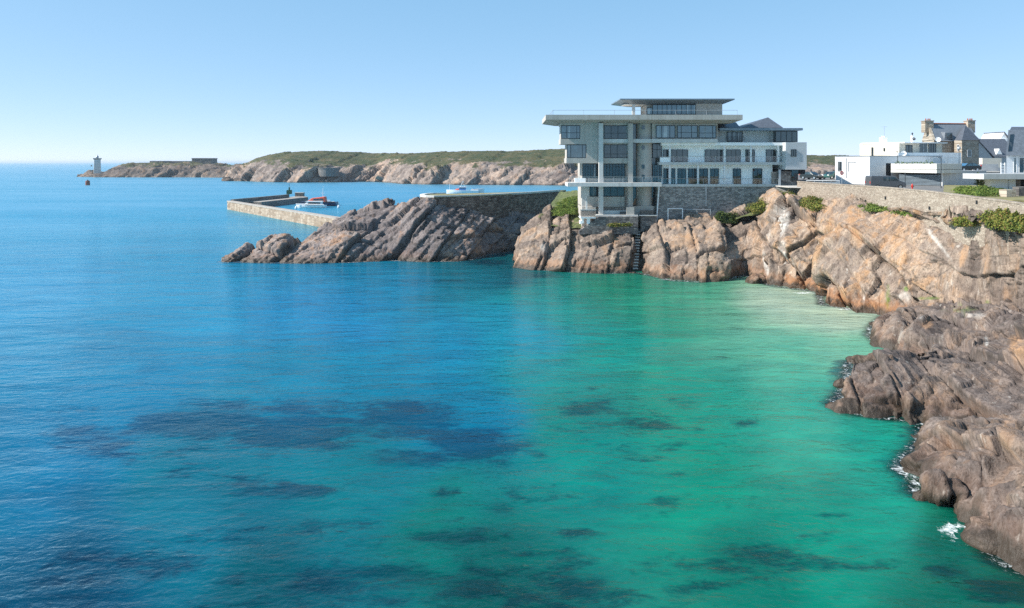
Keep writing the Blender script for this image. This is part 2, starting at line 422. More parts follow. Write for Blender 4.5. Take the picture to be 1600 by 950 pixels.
tall = [cst(1190, 445, 1196, 342, 111.5, back=(5, -2)), cst(1203, 446.5, 1210, 332, 109, back=(5, -2)), cst(1212, 448, 1217, 325, 107), cst(1224, 449, 1236, 316, 104.5), cst(1250, 453, 1262, 322, 103), cst(1279, 456, 1276, 330, 101),
        cst(1284, 457, 1282, 339, 99.5), cst(1284, 476, 1296, 332, 97.5), cst(1300, 480, 1312, 326, 95.5), cst(1325, 482, 1332, 325, 92.5), cst(1355, 486, 1358, 326, 89.5), cst(1383, 490, 1382, 328, 87),
        cst(1412, 486, 1412, 336, 83), cst(1440, 480, 1440, 340, 80), cst(1475, 478, 1478, 341, 76), cst(1505, 478, 1500, 347, 73), cst(1535, 481, 1532, 350, 69.5),
        cst(1565, 484, 1562, 362, 66), cst(1600, 492, 1598, 371, 62.5), cst(1640, 505, 1640, 380, 59), cst(1720, 540, 1720, 400, 54), cst(1850, 590, 1850, 430, 49), cst(2150, 700, 2150, 500, 42), cst(2600, 900, 2600, 600, 36)]
LT = [(UPR, 5.4, 2.8, .95, 1.25, .8), (UPR, 2.1, 2.8, .27, .5, .15), (UPR, .7, 2.6, .05, .10, 0.), (UPR, 1.3, 1.8, .05, .2)]
# the far-right foot of the cliff stands on the shore platform, not in the water
for st, z in zip(tall[12:], (.8, 1.5, 2.2, 2.6, 3.0, 3.3, 3.6, 3.8, 4.0, 4.0, 4.0, 4.0)):
    c0 = st[-2]; px = 800 + st[1].x/st[1].y*FPX; py = HY + HCAM/st[1].y*FPX
    b = PZ(px, py, z)
    st[0] = b + Vector((0, -.5, -2)); st[1] = b
    for i, t, g in ((2, .28, .2), (3, .55, .42), (4, .85, .78)):
        st[i] = Vector((b.x+(c0.x-b.x)*g, b.y+(c0.y-b.y)*g, b.z+(c0.z-b.z)*t))
STA = {'pale': [(1224,345,11,30,-.03,.95),(1222,400,9,30,.05,.7),(1460,372,5,34,.75,.85),(1350,475,2.5,16,0,.9),(1372,485,2,10,0,.9),(1412,462,14,10,0,.5)],
       'rust': [(1268,345,9,24,.25,.9),(1332,350,7,28,.2,.85),(1300,340,6,20,.2,.5),(1343,375,5,16,0,.8),(1508,392,6,34,-.25,1.),(1495,360,8,12,0,.8),(1255,448,40,8,0,.8),(1235,440,30,14,0,.5),(1575,470,8,26,.1,.6),(1540,400,10,40,.1,.45),(1400,370,22,30,.4,.3)],
       'alga': [(1387,465,3.2,24,-.03,1.),(1416,452,5,5,0,.8),(1543,473,6,5,0,.8),(1450,466,26,3,-.1,.7),(1506,479,26,3,-.1,.8)]}
rock_sheet('cliff', tall, .16, LT, M['rock_warm'], seed=5, warp=.2, fine=.1, stains=STA)

# shore platform: a triangulated relief of measured points
WL = [(1385,492),(1364,509),(1357,523),(1378,540),(1397,546),(1420,546)]
WL2 = [(1326,566),(1320,600),(1311,622),(1299,632),(1318,643),(1380,653),(1442,658),(1441,685),(1428,705),(1406,727),(1405,737),(1428,748),(1430,770),
       (1470,778),(1512,788),(1522,806),(1545,838),(1548,862),(1580,884),(1650,915),(1720,940)]
TP = [(1385,490,.3),(1412,484,1.2),(1440,477,1.9),(1475,474,2.5),(1505,472,3.0),(1535,476,3.4),(1565,479,3.7),(1600,488,4.0),(1640,500,4.2),(1720,520,4.3),(1850,580,4.3),
      (1372,497,1.8),(1384,503,1.5),(1400,489,2.5),(1432,484,2.7),(1392,530,.7),(1412,538,.8),(1405,512,1.7),(1425,515,1.9),(1440,545,.4),
      (1437,507,3.1),(1440,499,3.4),(1455,494,3.7),(1500,489,4.0),(1540,487,4.3),(1442,534,2.2),(1470,528,2.5),(1510,530,2.9),
      (1328,561,2.5),(1350,557,2.65),(1400,551,2.85),(1440,547,3.0),(1456,537,3.1),(1316,612,.85),(1309,628,.3),(1350,632,.55),(1400,642,.5),(1450,642,.75),(1466,600,2.0),(1462,570,2.6),
      (1469,531,3.15),(1478,540,2.6),(1500,545,3.15),(1512,558,2.7),(1550,580,2.85),(1590,600,2.7),(1490,600,2.1),(1540,625,2.0),(1600,640,2.5),(1650,640,2.9),(1720,640,3.3),
      (1562,522,3.7),(1572,505,4.5),(1605,498,5.0),(1596,580,3.0),(1660,560,4.4),
      (1470,650,.8),(1502,638,1.3),(1448,664,1.1),(1480,664,2.0),(1530,652,2.4),(1580,657,2.5),(1446,690,.9),(1470,702,1.7),(1432,722,.8),(1440,738,1.3),(1470,722,2.0),
      (1525,715,2.3),(1570,700,2.8),(1640,715,3.4),(1440,764,.6),(1480,768,.9),(1530,757,1.7),(1560,792,1.6),(1600,800,2.1),(1562,832,.8),(1600,852,.9),(1650,830,2.2),(1720,760,3.6),(1760,860,2.6)]
pts = [PZ(*q) for q in TP]
for a, z in ((WL, .22), (WL2, .22)):
    ws = [W(*q) for q in a]
    for i, w in enumerate(ws):
        t = (ws[min(i+1, len(ws)-1)] - ws[max(i-1, 0)]).normalized(); nrm = Vector((t.y, -t.x, 0))   # water side
        if nrm.x > 0 and abs(nrm.y) < .9: nrm = -nrm
        if nrm.y > .5 and a is WL2: nrm = -nrm
        pts.append(Vector((w.x, w.y, z))); pts.append(Vector((w.x, w.y, -2.2)) + Vector((-1.3, -.9, 0)))
for q in [(1330,560,2.5),(1400,551,2.85),(1438,547,3.0)]:
    b = PZ(*q); pts.append(Vector((b.x-.1, b.y+1.1, .1))); pts.append(Vector((b.x-.4, b.y+3.2, -1.5)))
for q in ((30,23,1.6),(40,20,2.4),(56,20,3.6),(74,20,4.5),(74,40,5.),(74,60,6.),(60,34,4.6),(48,27,3.2),(26,24.5,-.2)): pts.append(Vector(q))
d2 = delaunay_2d_cdt([Vector((p.x, p.y)) for p in pts], [], [], 0, 1e-3)
vz = [pts[o[0]].z for o in d2[3]]
x0, x1, y0, y1, gr = 18., 74., 20., 82., .10
nx, ny = int((x1-x0)/gr)+1, int((y1-y0)/gr)+1
gx, gy = np.meshgrid(np.linspace(x0, x1, nx), np.linspace(y0, y1, ny), indexing='ij')
Z = np.full((nx, ny), -3.0)
for tri in d2[2]:
    A, B, C = [np.array([d2[0][i].x, d2[0][i].y]) for i in tri]; za, zb, zc = [vz[i] for i in tri]
    lo_ = np.floor((np.minimum(np.minimum(A, B), C)-[x0, y0])/gr).astype(int); hi = np.ceil((np.maximum(np.maximum(A, B), C)-[x0, y0])/gr).astype(int)+1
    sx = slice(max(lo_[0], 0), min(hi[0], nx)); sy = slice(max(lo_[1], 0), min(hi[1], ny))
    X, Y = gx[sx, sy], gy[sx, sy]
    den = (B[1]-C[1])*(A[0]-C[0])+(C[0]-B[0])*(A[1]-C[1])
    if abs(den) < 1e-9 or X.size == 0: continue
    l1 = ((B[1]-C[1])*(X-C[0])+(C[0]-B[0])*(Y-C[1]))/den; l2 = ((C[1]-A[1])*(X-C[0])+(A[0]-C[0])*(Y-C[1]))/den; l3 = 1-l1-l2
    m = (l1 > -1e-6) & (l2 > -1e-6) & (l3 > -1e-6)
    Z[sx, sy] = np.where(m, l1*za+l2*zb+l3*zc, Z[sx, sy])
G = np.stack([gx, gy, Z], 2); Gs = smooth_grid(G, 2)
nn = grid_normals(smooth_grid(G, 6))
STN = {'rust': [(1590,545,16,28,.3,1.),(1450,505,10,14,0,.7),(1312,598,8,10,0,.8),(1575,680,16,30,0,.5),(1480,700,14,20,0,.35)], 'pale': [(1541,533,4,11,.1,.9),(1520,492,26,5,0,.5),(1445,497,8,5,0,.6),(1408,520,3,20,-.3,.5)], 'alga': [(1500,484,30,3,-.1,.6)], 'shade_rock': [(1505,557,4,28,1.55,.9)]}  # shade_rock: dark of the slab's diagonal crack, put into the rock colour
LN = [((.2, .6, .75), 2.9, 2.2, .42, .8, .4), ((.2, .6, .75), 1.0, 2.3, .11, .27, .06), ((.25, .5, .8), .34, 2.3, .018, .05, .02)]
pp, blk, cr = displace(Gs.reshape(-1, 3), nn.reshape(-1, 3), LN, .12, 3., .035, 60)
ff = grid_faces(nx, ny); keep = pp[ff][:, :, 2].max(1) > -2.4
ff = ff[keep]
used = np.zeros(len(pp), bool); used[ff.ravel()] = True; idx = np.cumsum(used)-1
tag(npmesh('rocky_shore', pp[used], idx[ff], M['rock_near'], attrs={'blk': blk[used], 'crk': cr[used], **{k: stain(pp[used], v, 3) for k, v in STN.items()}}), kind='structure')

# far headland and islet
def far_sheet(name, rows, mat, res, layers, depth, seed, fine, fade):
    st = []
    for px, wy, ry, cy in rows:
        w = W(px, wy); Yw = w.y
        f = w + Vector((0, -3, -4))
        hR = HCAM-(ry-HY)/FPX*(Yw+depth*.25); hC = HCAM-(cy-HY)/FPX*(Yw+depth)
        a = P(px, ry, Yw+depth*.25); c = P(px, cy, Yw+depth)
        m1 = w.lerp(a, .5) + Vector((0, -depth*.03, 0)); m2 = a.lerp(c, .55) + Vector((0, 0, (c.z-a.z)*.1))
        st.append([f, w, m1, a, m2, c, c + Vector((0, depth*.8, -2)), Vector((c.x, c.y+depth*1.5, -4))])
    return rock_sheet(name, st, res, layers, mat, seed=seed, warp=3, fine=fine, fade=fade)
LF = [((.66, .2, .72), 19, 2.6, 2.2, 3.0, -5.5), ((.66, .2, .72), 7.5, 2.4, .8, 1.2, -1.5), ((.62, .3, .72), 3.2, 2, .3, .6)]
hl = [(352,279,278,277),(362,282.5,272,266),(380,283,262,257),(400,284,252,248),(424,284.5,250,241),(455,285,252,237.5),(490,285,259,236),(530,284.5,262,236.5),(560,284,264,238),
      (590,284,262,239.5),(625,287,258,239.5),(664,288,255,238.5),(700,288.5,256,237),(740,289,255,236),(790,289,256,235.5),(850,289.5,258,234.5),(890,290,262,232),(930,290,262,231),(990,290,262,233),(1100,290,262,236),
      (1200,289,266,240),(1270,288,266,242.5),(1330,288,266,244),(1500,288,266,244),(1700,289,266,242),(1900,290,266,243)]
far_sheet('headland', hl, M['rock_far'], 1.3, LF, 95, 31, .9, (9, 16))
isl = [(122,276.3,276,275.6),(130,276.5,275,273.5),(141,276.8,272,267.5),(154,277,274,272),(160,277,275.5,274.8),(166,277,272,268),(178,277,268,261.5),(198,277,264,257.5),(225,277,264,256),(255,277,263,255.5),(280,277,262,255),(300,277,262,254),(330,277.3,264,257),
       (352,277.5,267,260),(372,278,266,257.5),(386,278.5,270,262)]
far_sheet('islet', isl, M['rock_islet'], 1.6, [(a, s*.6, t, m*.8, k*.8) for a, s, t, m, k, *_ in LF], 45, 47, 1.0, (15, 22))

# ------------------------------------------------------------------ sea
def srgb(c): c = np.array(c, float)/255; return np.where(c <= .04045, c/12.92, ((c+.055)/1.055)**2.4)
xs = np.concatenate([-np.geomspace(80, 22000, 46)[::-1][:-1], np.arange(-80, 64, .55), np.geomspace(64, 22000, 46)])
ys = np.concatenate([-np.geomspace(1, 22000, 26)[::-1], np.arange(2, 24, 2.), np.arange(24, 132, .55), np.geomspace(132, 30000, 60)])
wx, wy = np.meshgrid(xs, ys, indexing='ij'); wv = np.stack([wx, wy, np.zeros_like(wx)], 2).reshape(-1, 3)
ppx = 800 + wv[:,0]/np.maximum(wv[:,1], 8)*FPX; ppy = HY + HCAM/np.maximum(wv[:,1], 8)*FPX
CP = [(0,262,(30,135,175)),(400,262,(30,135,175)),(0,290,(20,140,180)),(600,300,(0,140,185)),(50,330,(8,140,182)),(300,330,(5,142,182)),(50,450,(0,132,178)),(300,450,(0,138,180)),(500,480,(0,130,180)),(600,440,(0,130,170)),
      (700,430,(0,112,130)),(780,420,(0,85,95)),(700,540,(0,128,165)),(820,520,(0,140,165)),(880,470,(5,135,130)),(950,540,(0,142,130)),(960,450,(10,135,105)),(1050,490,(20,148,118)),(1100,455,(70,165,130)),(1180,458,(160,190,160)),(1220,470,(172,194,165)),(1240,462,(176,196,168)),(1280,480,(182,198,170)),(1260,500,(150,190,160)),(1310,515,(165,192,163)),
      (1330,500,(182,196,168)),(1350,520,(175,194,165)),(1300,535,(110,180,150)),(1230,530,(60,175,142)),(1360,560,(85,185,152)),(1250,600,(12,160,135)),(1100,620,(0,145,122)),(1380,700,(0,150,125)),(1100,740,(0,140,112)),(1300,860,(0,138,112)),(900,700,(0,130,118)),(700,640,(0,118,150)),
      (500,620,(0,122,155)),(200,600,(0,118,158)),(100,720,(0,108,148)),(300,800,(0,105,125)),(550,760,(0,112,120)),(700,820,(0,112,100)),(100,920,(0,68,95)),(400,930,(0,80,90)),(800,940,(0,88,80)),(1200,940,(0,112,92)),(1500,900,(0,95,75)),(-400,600,(0,110,155)),(-300,300,(5,115,175)),(1900,700,(0,120,100))]
num = 0; den = 0
warpx = 70*fbm(np.stack([ppx/150, np.log(np.maximum(ppy-HY, 1))*5, ppx*0], 1), 3, 5)
lp = np.log(np.maximum(ppy-HY, 2))*330
for x, y, c in CP:
    d = (ppx+warpx-x)**2/170**2 + (lp+warpx*.6-math.log(y-HY)*330)**2/130**2
    w = 1/(d+.12)**2.1; num = num + w[:, None]*srgb(c); den = den + w
body = num/den[:, None]
sn = fbm(np.stack([ppx/90, ppy/30, ppx*0], 1), 4, 15)
for x, y, rx, ry, k in ((1255,466,120,24,.9),(1330,500,75,32,.9),(1290,490,110,34,.75),(1200,455,70,12,.7)):
    mk = k*(1-sstep(.35, 1.15, np.sqrt(((ppx-x)/rx)**2+((ppy-y)/ry)**2)+.3*sn))
    body = body*(1-mk[:, None])+srgb((212,208,184))*mk[:, None]
WE = [(150,690,120,40,.6),(300,660,160,40,.85),(480,665,170,55,.9),(650,655,130,38,.95),(740,690,110,38,.95),(640,715,110,22,.8),(450,768,130,20,.8),(570,755,60,14,.5),(695,770,34,18,.7),(780,795,40,18,.6),(860,775,18,10,.5),
      (930,640,80,28,.7),(1000,660,90,30,.55),(1060,625,60,9,.5),(1110,655,60,9,.5),(1165,660,40,9,.55),(1060,741,30,9,.9),(1100,737,28,7,.6),(1035,785,40,10,.9),(950,790,40,9,.5),(1220,760,22,9,.7),(1175,783,26,8,.4),(1300,808,50,8,.9),
      (1280,885,120,14,.85),(1180,850,90,10,.6),(1130,875,90,22,.6),(900,835,70,12,.6),(700,840,120,26,.75),(450,850,120,26,.55),(250,880,150,50,.55),(600,900,200,40,.8),(900,905,170,40,.7),(80,930,200,70,.6),(1380,880,60,9,.5),
      (980,600,70,10,.3),(1120,560,30,5,.4),(1180,515,18,3,.5),(1390,765,36,12,.6),(1480,890,60,26,.6),(1340,650,50,8,.4),(660,440,90,7,.4),(850,430,60,6,.6),(760,410,60,7,.8),(1590,920,120,40,.8),(300,480,140,8,.25),(560,790,50,14,.4)]
WE += [(420,690,420,70,.42),(760,700,130,60,.5),(560,640,240,26,.5),(200,640,180,22,.45),(350,760,260,26,.4),(520,850,420,60,.55),(700,925,600,60,.68),(1100,890,240,50,.55),(960,650,150,60,.52),(1080,700,190,60,.3),(1000,790,200,30,.36),(150,880,220,70,.5),(1230,830,120,40,.3),(840,770,90,40,.34)]
weed = np.zeros(len(wv)); wn = fbm(np.stack([ppx/60, ppy/22, ppx*0], 1), 4, 9)
for x, y, rx, ry, s in WE:
    d = np.sqrt(((ppx-x)/rx)**2+((ppy-y)/ry)**2) + .38*wn
    weed = np.maximum(weed, s*(1-sstep(.15, 1.3, d)))
FO = [(1482,826,26,16,1.),(1500,822,22,8,.9),(1575,832,26,14,1.2),(1425,736,14,9,1.1),(1310,636,16,8,.9),(1380,646,50,7,.8),(1385,490,30,4,.85),(1255,457.5,26,2.6,.85),(1330,483,50,3,.8),(1545,815,25,10,.9),(1530,775,30,8,.8),(1520,845,60,14,.55),(1050,437,50,2.2,.6),(352,409,16,2,.7)]
foam = np.zeros(len(wv))
for x, y, rx, ry, s in FO:
    foam = np.maximum(foam, s*(1-sstep(.2, 1.2, np.sqrt(((ppx-x)/rx)**2+((ppy-y)/ry)**2))))
coast = [[(344,409),(405,410.5),(470,411.5),(545,410),(605,407),(662,409),(715,408),(736,406),(746,402.5),(760,399),(780,395.5),(805,392)],
         [(806,417),(830,421),(900,425),(950,427),(993,426),(1020,431),(1047,438),(1095,441),(1132,437),(1165,430),(1184,437),(1203,446),(1224,449),(1279,456),(1284,476),(1325,482),(1385,491)], WL, WL2]
shore = np.full(len(wv), 99.)
near = (np.abs(wv[:,0]) < 90) & (wv[:,1] > 20) & (wv[:,1] < 140)
q = wv[near][:, :2]; sd = np.full(len(q), 99.)
for c in coast:
    ws = [np.array(W(*k))[:2] for k in c]
    for a, b in zip(ws[:-1], ws[1:]):
        t = np.clip(((q-a)@(b-a))/((b-a)@(b-a)), 0, 1); sd = np.minimum(sd, np.linalg.norm(q-a-t[:, None]*(b-a), axis=1))
shore[near] = sd
nr = (wv[:,0] > 17) & (wv[:,1] < 66)
weed = np.maximum(weed, np.where(nr, .62*(1-sstep(.3, 2.2, shore)), .42*(1-sstep(.3, 1.6, shore))))
foam = np.maximum(foam, .62*(1-sstep(.1, 1.1, shore)))
m, nt, b = newmat('sea_water'); N = NT(nt); p = N.pos()
M['water'] = m
# swell and ripples; crests run from lower left to upper right
rot = R(-24)
w_s = N.noise(N.mapping(p, (0,0,rot), (.10, .32, 1)), 1., 3, .55, .3)
w_m = N.noise(N.mapping(p, (0,0,R(-38)), (.6, 1.15, 1)), 1., 3, .6, .4)
w_f = N.noise(N.mapping(p, (0,0,R(-12)), (2.1, 3.3, 1)), 1., 4, .62, .3)
gust = N.noise(N.mapping(p, (0,0,R(-6)), (.008, .03, 1)), 1., 4, .55)
hgt = N.math('ADD', N.math('ADD', N.math('MULTIPLY', w_s, 1.0), N.math('MULTIPLY', w_m, .34)), N.math('MULTIPLY', w_f, .20))
amp = N.ramp(gust, [(.32, .4), (.68, 1.35)])
hgt = N.math('MULTIPLY', hgt, amp)
nrm = N.bump(hgt, 1., .5); nrm_f = N.bump(hgt, 1., .46)
col = N.attr('body').outputs['Color']; wd_ = N.attr('weed').outputs['Fac']
# bottom seen through the moving surface: ripples wobble the edges of the weed beds
wob = N.noise(N.mapping(p, (0,0,R(-12)), (.5, 1.0, 1), (5,2,0)), 1., 6, .72, .5)
wob2 = N.noise(N.mapping(p, (0,0,R(-6)), (.13, .34, 1), (1,7,0)), 1., 6, .68, .4)
wf = N.step(N.math('ADD', wd_, N.math('ADD', N.math('MULTIPLY', N.math('SUBTRACT', wob, .5), 1.7), N.math('MULTIPLY', N.math('SUBTRACT', wob2, .5), 1.9))), .24, .82)
wf = N.math('MULTIPLY', N.math('MULTIPLY', wf, N.step(wd_, .02, .25)), N.math('ADD', .55, N.math('MULTIPLY', wob2, .8)), clamp=True)
col2 = N.mix(1., col, N.ramp(wob2, [(.3, (.68,.76,.80)), (.5, (1,1,1)), (.7, (1.32,1.2,1.14))]), 'MULTIPLY')
col2 = N.mix(1., col2, N.ramp(wob, [(.3, (.84,.86,.88)), (.7, (1.14,1.12,1.1))]), 'MULTIPLY')
col2 = N.mix(N.math('MULTIPLY', wf, 1.0), col2, N.mix(1., col, (.2,.34,.44), 'MULTIPLY'))
scl = N.mix(1., col2, (.52,.70,.69), 'MULTIPLY')
gl = N.n('BsdfGlossy'); N.L(nrm, gl.inputs['Normal']); gl.inputs[0].default_value = (.58,.86,.95,1)
ln = N.n('VectorMath', operation='LENGTH'); N.L(p, ln.inputs[0])
N.val(gl.inputs['Roughness'], N.math('ADD', .10, N.math('MULTIPLY', N.step(ln.outputs['Value'], 90, 420), .22)))      # open sea is rougher than the cove
fr = N.n('Fresnel'); fr.inputs[0].default_value = 1.33; N.L(nrm_f, fr.inputs['Normal'])
nt.nodes.remove(b); bd = N.n('BsdfDiffuse'); N.L(scl, bd.inputs[0])
deep = N.n('MixShader'); N.L(fr.outputs[0], deep.inputs[0]); N.L(bd.outputs[0], deep.inputs[1]); N.L(gl.outputs[0], deep.inputs[2])
fo = N.attr('foam').outputs['Fac']; sh = N.attr('shore').outputs['Fac']
fn = N.noise(p, 2.6, 5, .7, 1.2)
ff_ = N.step(N.math('ADD', N.math('MULTIPLY', fo, .42), fn), .72, .98)
tr = N.n('BsdfTransparent'); tr.inputs[0].default_value = (.50,.74,.62,1)
clear = N.n('MixShader'); N.L(fr.outputs[0], clear.inputs[0]); N.L(tr.outputs[0], clear.inputs[1]); N.L(gl.outputs[0], clear.inputs[2])
ms = N.n('MixShader'); N.L(N.step(N.math('ADD', sh, N.math('MULTIPLY', N.math('SUBTRACT', wob, .5), 1.2)), .0, 1.0), ms.inputs[0])
N.L(clear.outputs[0], ms.inputs[1]); N.L(deep.outputs[0], ms.inputs[2])
df = N.n('BsdfDiffuse'); df.inputs[0].default_value = (.75,.78,.78,1)
m2 = N.n('MixShader'); N.L(ff_, m2.inputs[0]); N.L(ms.outputs[0], m2.inputs[1]); N.L(df.outputs[0], m2.inputs[2])
N.L(m2.outputs[0], nt.nodes['Material Output'].inputs[0])
tag(npmesh('sea', wv, grid_faces(len(xs), len(ys)), M['water'], True, {'weed': weed, 'shore': shore, 'foam': foam}, {'body': body}), kind='structure')
m, nt, b = newmat('seabed_sand'); b.inputs['Base Color'].default_value = (.22,.26,.18,1); b.inputs['Roughness'].default_value = .9
mb = MB(); mb.face([(-200,0,-2.3),(200,0,-2.3),(200,200,-2.3),(-200,200,-2.3)]); tag(mb.build('seabed', m), kind='structure')
#@@PART2
# ------------------------------------------------------------------ plain materials
def flatmat(name, col, rough=.6, metal=0., var=.12, vscale=1.2, streak=0., bump=0., spec=.4):
    """a surface with its own slight mottling (and rain streaks where streak > 0)"""
    m, nt, b = newmat(name); N = NT(nt); p = N.pos()
    n = N.noise(p, vscale, 5, .6)
    c = N.mix(1., col, N.ramp(n, [(.3, (1-var,)*3), (.7, (1+var,)*3)]), 'MULTIPLY')
    if streak:
        s = N.noise(N.mapping(p, (0,0,0), (1.6, 1.6, .09)), 1., 5, .65)
        c = N.mix(N.math('MULTIPLY', N.step(s, .5, .72), streak), c, N.mix(1., c, (.52,.50,.46), 'MULTIPLY'))
    N.L(c, b.inputs['Base Color']); b.inputs['Roughness'].default_value = rough; b.inputs['Metallic'].default_value = metal
    b.inputs['Specular IOR Level'].default_value = spec
    if bump: N.L(N.bump(N.noise(p, 9, 5, .7), bump, .03), b.inputs['Normal'])
    M[name] = m; return m
def stone_mat(name, stops, mortar, sx=.5, sz=.24, swap=False, along=(1, 0, 0)):
    """rubble masonry: irregular stones in rough courses, the joints run along the wall"""
    m, nt, b = newmat(name); N = NT(nt); p = N.pos()
    d = N.n('VectorMath', operation='DOT_PRODUCT'); N.L(p, d.inputs[0]); d.inputs[1].default_value = along
    sp = N.n('SeparateXYZ'); N.L(p, sp.inputs[0]); cb = N.n('CombineXYZ'); N.L(d.outputs['Value'], cb.inputs[0]); N.L(sp.outputs[2], cb.inputs[1])
    v = N.mapping(cb.outputs[0], (0,0,0), (1/sx, 1/sz, 1))
    vo = N.n('TexVoronoi', voronoi_dimensions='2D'); N.L(v, vo.inputs['Vector']); vo.inputs['Scale'].default_value = 1; vo.inputs['Randomness'].default_value = .75
    ve = N.n('TexVoronoi', voronoi_dimensions='2D', feature='DISTANCE_TO_EDGE'); N.L(v, ve.inputs['Vector']); ve.inputs['Scale'].default_value = 1; ve.inputs['Randomness'].default_value = .75
    sc = N.n('SeparateColor'); N.L(vo.outputs['Color'], sc.inputs[0])
    big = N.noise(p, .22, 4, .6)
    f = N.math('ADD', N.math('MULTIPLY', sc.outputs[0], .6), N.math('MULTIPLY', big, .5))
    c = N.ramp(f, stops)
    c = N.mix(N.math('MULTIPLY', N.math('SUBTRACT', N.noise(p, 7, 4, .7), .45), .9), c, N.mix(1., c, (.5,.48,.46), 'MULTIPLY'))
    e = N.step(ve.outputs['Distance'], .015, .085)
    c = N.mix(e, mortar, c)
    N.L(c, b.inputs['Base Color']); b.inputs['Roughness'].default_value = .9
    N.L(N.bump(N.math('ADD', e, N.math('MULTIPLY', N.noise(p, 6, 4), .4)), .7, .06), b.inputs['Normal'])
    M[name] = m; return m
def concrete_mat(name, col, board=.16):
    m, nt, b = newmat(name); N = NT(nt); p = N.pos()
    n = N.noise(p, .55, 5, .62); n2 = N.noise(N.mapping(p, (0,0,0), (3.2, 3.2, .12)), 1., 4, .6)
    st = N.noise(N.mapping(p, (0,0,0), (1.1, 1.1, .07), (3,1,0)), 1., 5, .7)
    c = N.mix(1., col, N.ramp(n, [(.3, (.90,.90,.89)), (.55, (1,1,1)), (.75, (1.07,1.06,1.04))]), 'MULTIPLY')
    c = N.mix(1., c, N.ramp(n2, [(.35, (.93,.93,.93)), (.65, (1.05,1.05,1.05))]), 'MULTIPLY')
    c = N.mix(N.math('MULTIPLY', N.step(st, .52, .74), .5), c, N.mix(1., c, (.5,.47,.43), 'MULTIPLY'))
    w = N.n('TexWave', wave_type='BANDS', bands_direction='Z'); N.L(p, w.inputs['Vector']); w.inputs['Scale'].default_value = 1.3; w.inputs['Distortion'].default_value = .5
    c = N.mix(board, c, N.mix(1., c, N.ramp(w.outputs['Fac'], [(.0, (.7,.7,.7)), (.2, (1,1,1))]), 'MULTIPLY'))
    N.L(c, b.inputs['Base Color']); b.inputs['Roughness'].default_value = .85; b.inputs['Specular IOR Level'].default_value = .25
    N.L(N.bump(N.noise(p, 8, 5, .7), .25, .03), b.inputs['Normal'])
    M[name] = m; return m
concrete_mat('concrete', (.44,.408,.37)); concrete_mat('concrete_light', (.56,.55,.53), .1); concrete_mat('concrete_pale', (.60,.60,.57), .06)
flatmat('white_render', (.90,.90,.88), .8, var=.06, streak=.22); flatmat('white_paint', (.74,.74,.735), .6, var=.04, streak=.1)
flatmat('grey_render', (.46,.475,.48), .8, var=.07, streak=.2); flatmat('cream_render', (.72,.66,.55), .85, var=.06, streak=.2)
flatmat('window_frame', (.02,.032,.04), .45, var=.1); flatmat('slate', (.085,.095,.115), .5, var=.3, vscale=3.5, streak=.25)
flatmat('slate_light', (.16,.18,.205), .5, var=.22, vscale=3.5, streak=.25)
flatmat('rail_metal', (.45,.48,.50), .4, .6); flatmat('dark_metal', (.035,.045,.055), .45, .3); flatmat('zinc', (.20,.25,.29), .45, .4, streak=.15)
flatmat('wood_grey', (.16,.13,.11), .8, var=.3, vscale=4, streak=.5); flatmat('soffit_white', (.78,.76,.72), .8)
flatmat('shutter_beige', (.36,.29,.24), .8, var=.2, streak=.3); flatmat('asphalt', (.16,.155,.15), .9, var=.2); flatmat('pale_paving', (.46,.44,.41), .9, var=.15)
flatmat('red_paint', (.52,.03,.02), .45); flatmat('orange_paint', (.62,.10,.05), .45); flatmat('navy_paint', (.012,.03,.085), .3); flatmat('blue_paint', (.03,.16,.42), .4)
flatmat('green_paint', (.008,.07,.04), .5); flatmat('rubber', (.018,.018,.018), .8); flatmat('van_paint', (.115,.12,.13), .3, .35, var=.03, spec=.6)
flatmat('dark_car_paint', (.02,.028,.03), .25, .2, var=.03, spec=.6); flatmat('teal_car_paint', (.03,.10,.09), .25, .2, var=.03, spec=.6); flatmat('terracotta', (.36,.13,.07), .85, var=.25)
flatmat('chrome', (.6,.6,.6), .2, .9); flatmat('lamp_glass', (.75,.75,.72), .15); flatmat('buoy_rust', (.22,.06,.035), .7, var=.35, vscale=4)
flatmat('dark_interior', (.012,.014,.017), .9); flatmat('umbrella_white', (.8,.8,.78), .8); flatmat('soil', (.13,.10,.06), .95, var=.4, vscale=2)  # dark_interior: shade of recesses and openings put into a near-black colour
flatmat('quay_top', (.36,.32,.28), .9, var=.2, vscale=.8, streak=.2); flatmat('granite', (.38,.33,.28), .85, var=.2, vscale=2.5, streak=.2)
flatmat('bank_grass', (.085,.10,.035), .95, var=.6, vscale=1.6, bump=.6); flatmat('grassy_top', (.21,.19,.085), .95, var=.45, vscale=1.2)
stone_mat('wall_stone_pale', [(.2, (.23,.185,.145)), (.45, (.29,.235,.185)), (.65, (.335,.275,.22)), (.85, (.40,.34,.275))], (.31,.255,.2), .30, .15, along=(.45, -.9, 0))
stone_mat('wall_stone_dark', [(.2, (.06,.055,.055)), (.45, (.13,.12,.115)), (.65, (.20,.18,.165)), (.9, (.31,.28,.25))], (.10,.095,.09), .55, .28)
stone_mat('wall_stone_retaining', [(.2, (.13,.122,.12)), (.45, (.22,.21,.20)), (.65, (.31,.29,.275)), (.9, (.43,.40,.37))], (.25,.24,.225), .5, .26)
stone_mat('wall_stone_quay', [(.2, (.23,.155,.10)), (.45, (.31,.23,.16)), (.65, (.38,.29,.21)), (.9, (.45,.36,.27))], (.27,.21,.155), 1.6, .8, along=(.79, -.61, 0))
stone_mat('wall_stone_platform', [(.2, (.07,.05,.042)), (.45, (.14,.10,.08)), (.65, (.21,.155,.125)), (.9, (.33,.26,.21))], (.09,.07,.055), .7, .32, along=(.74, .67, 0))
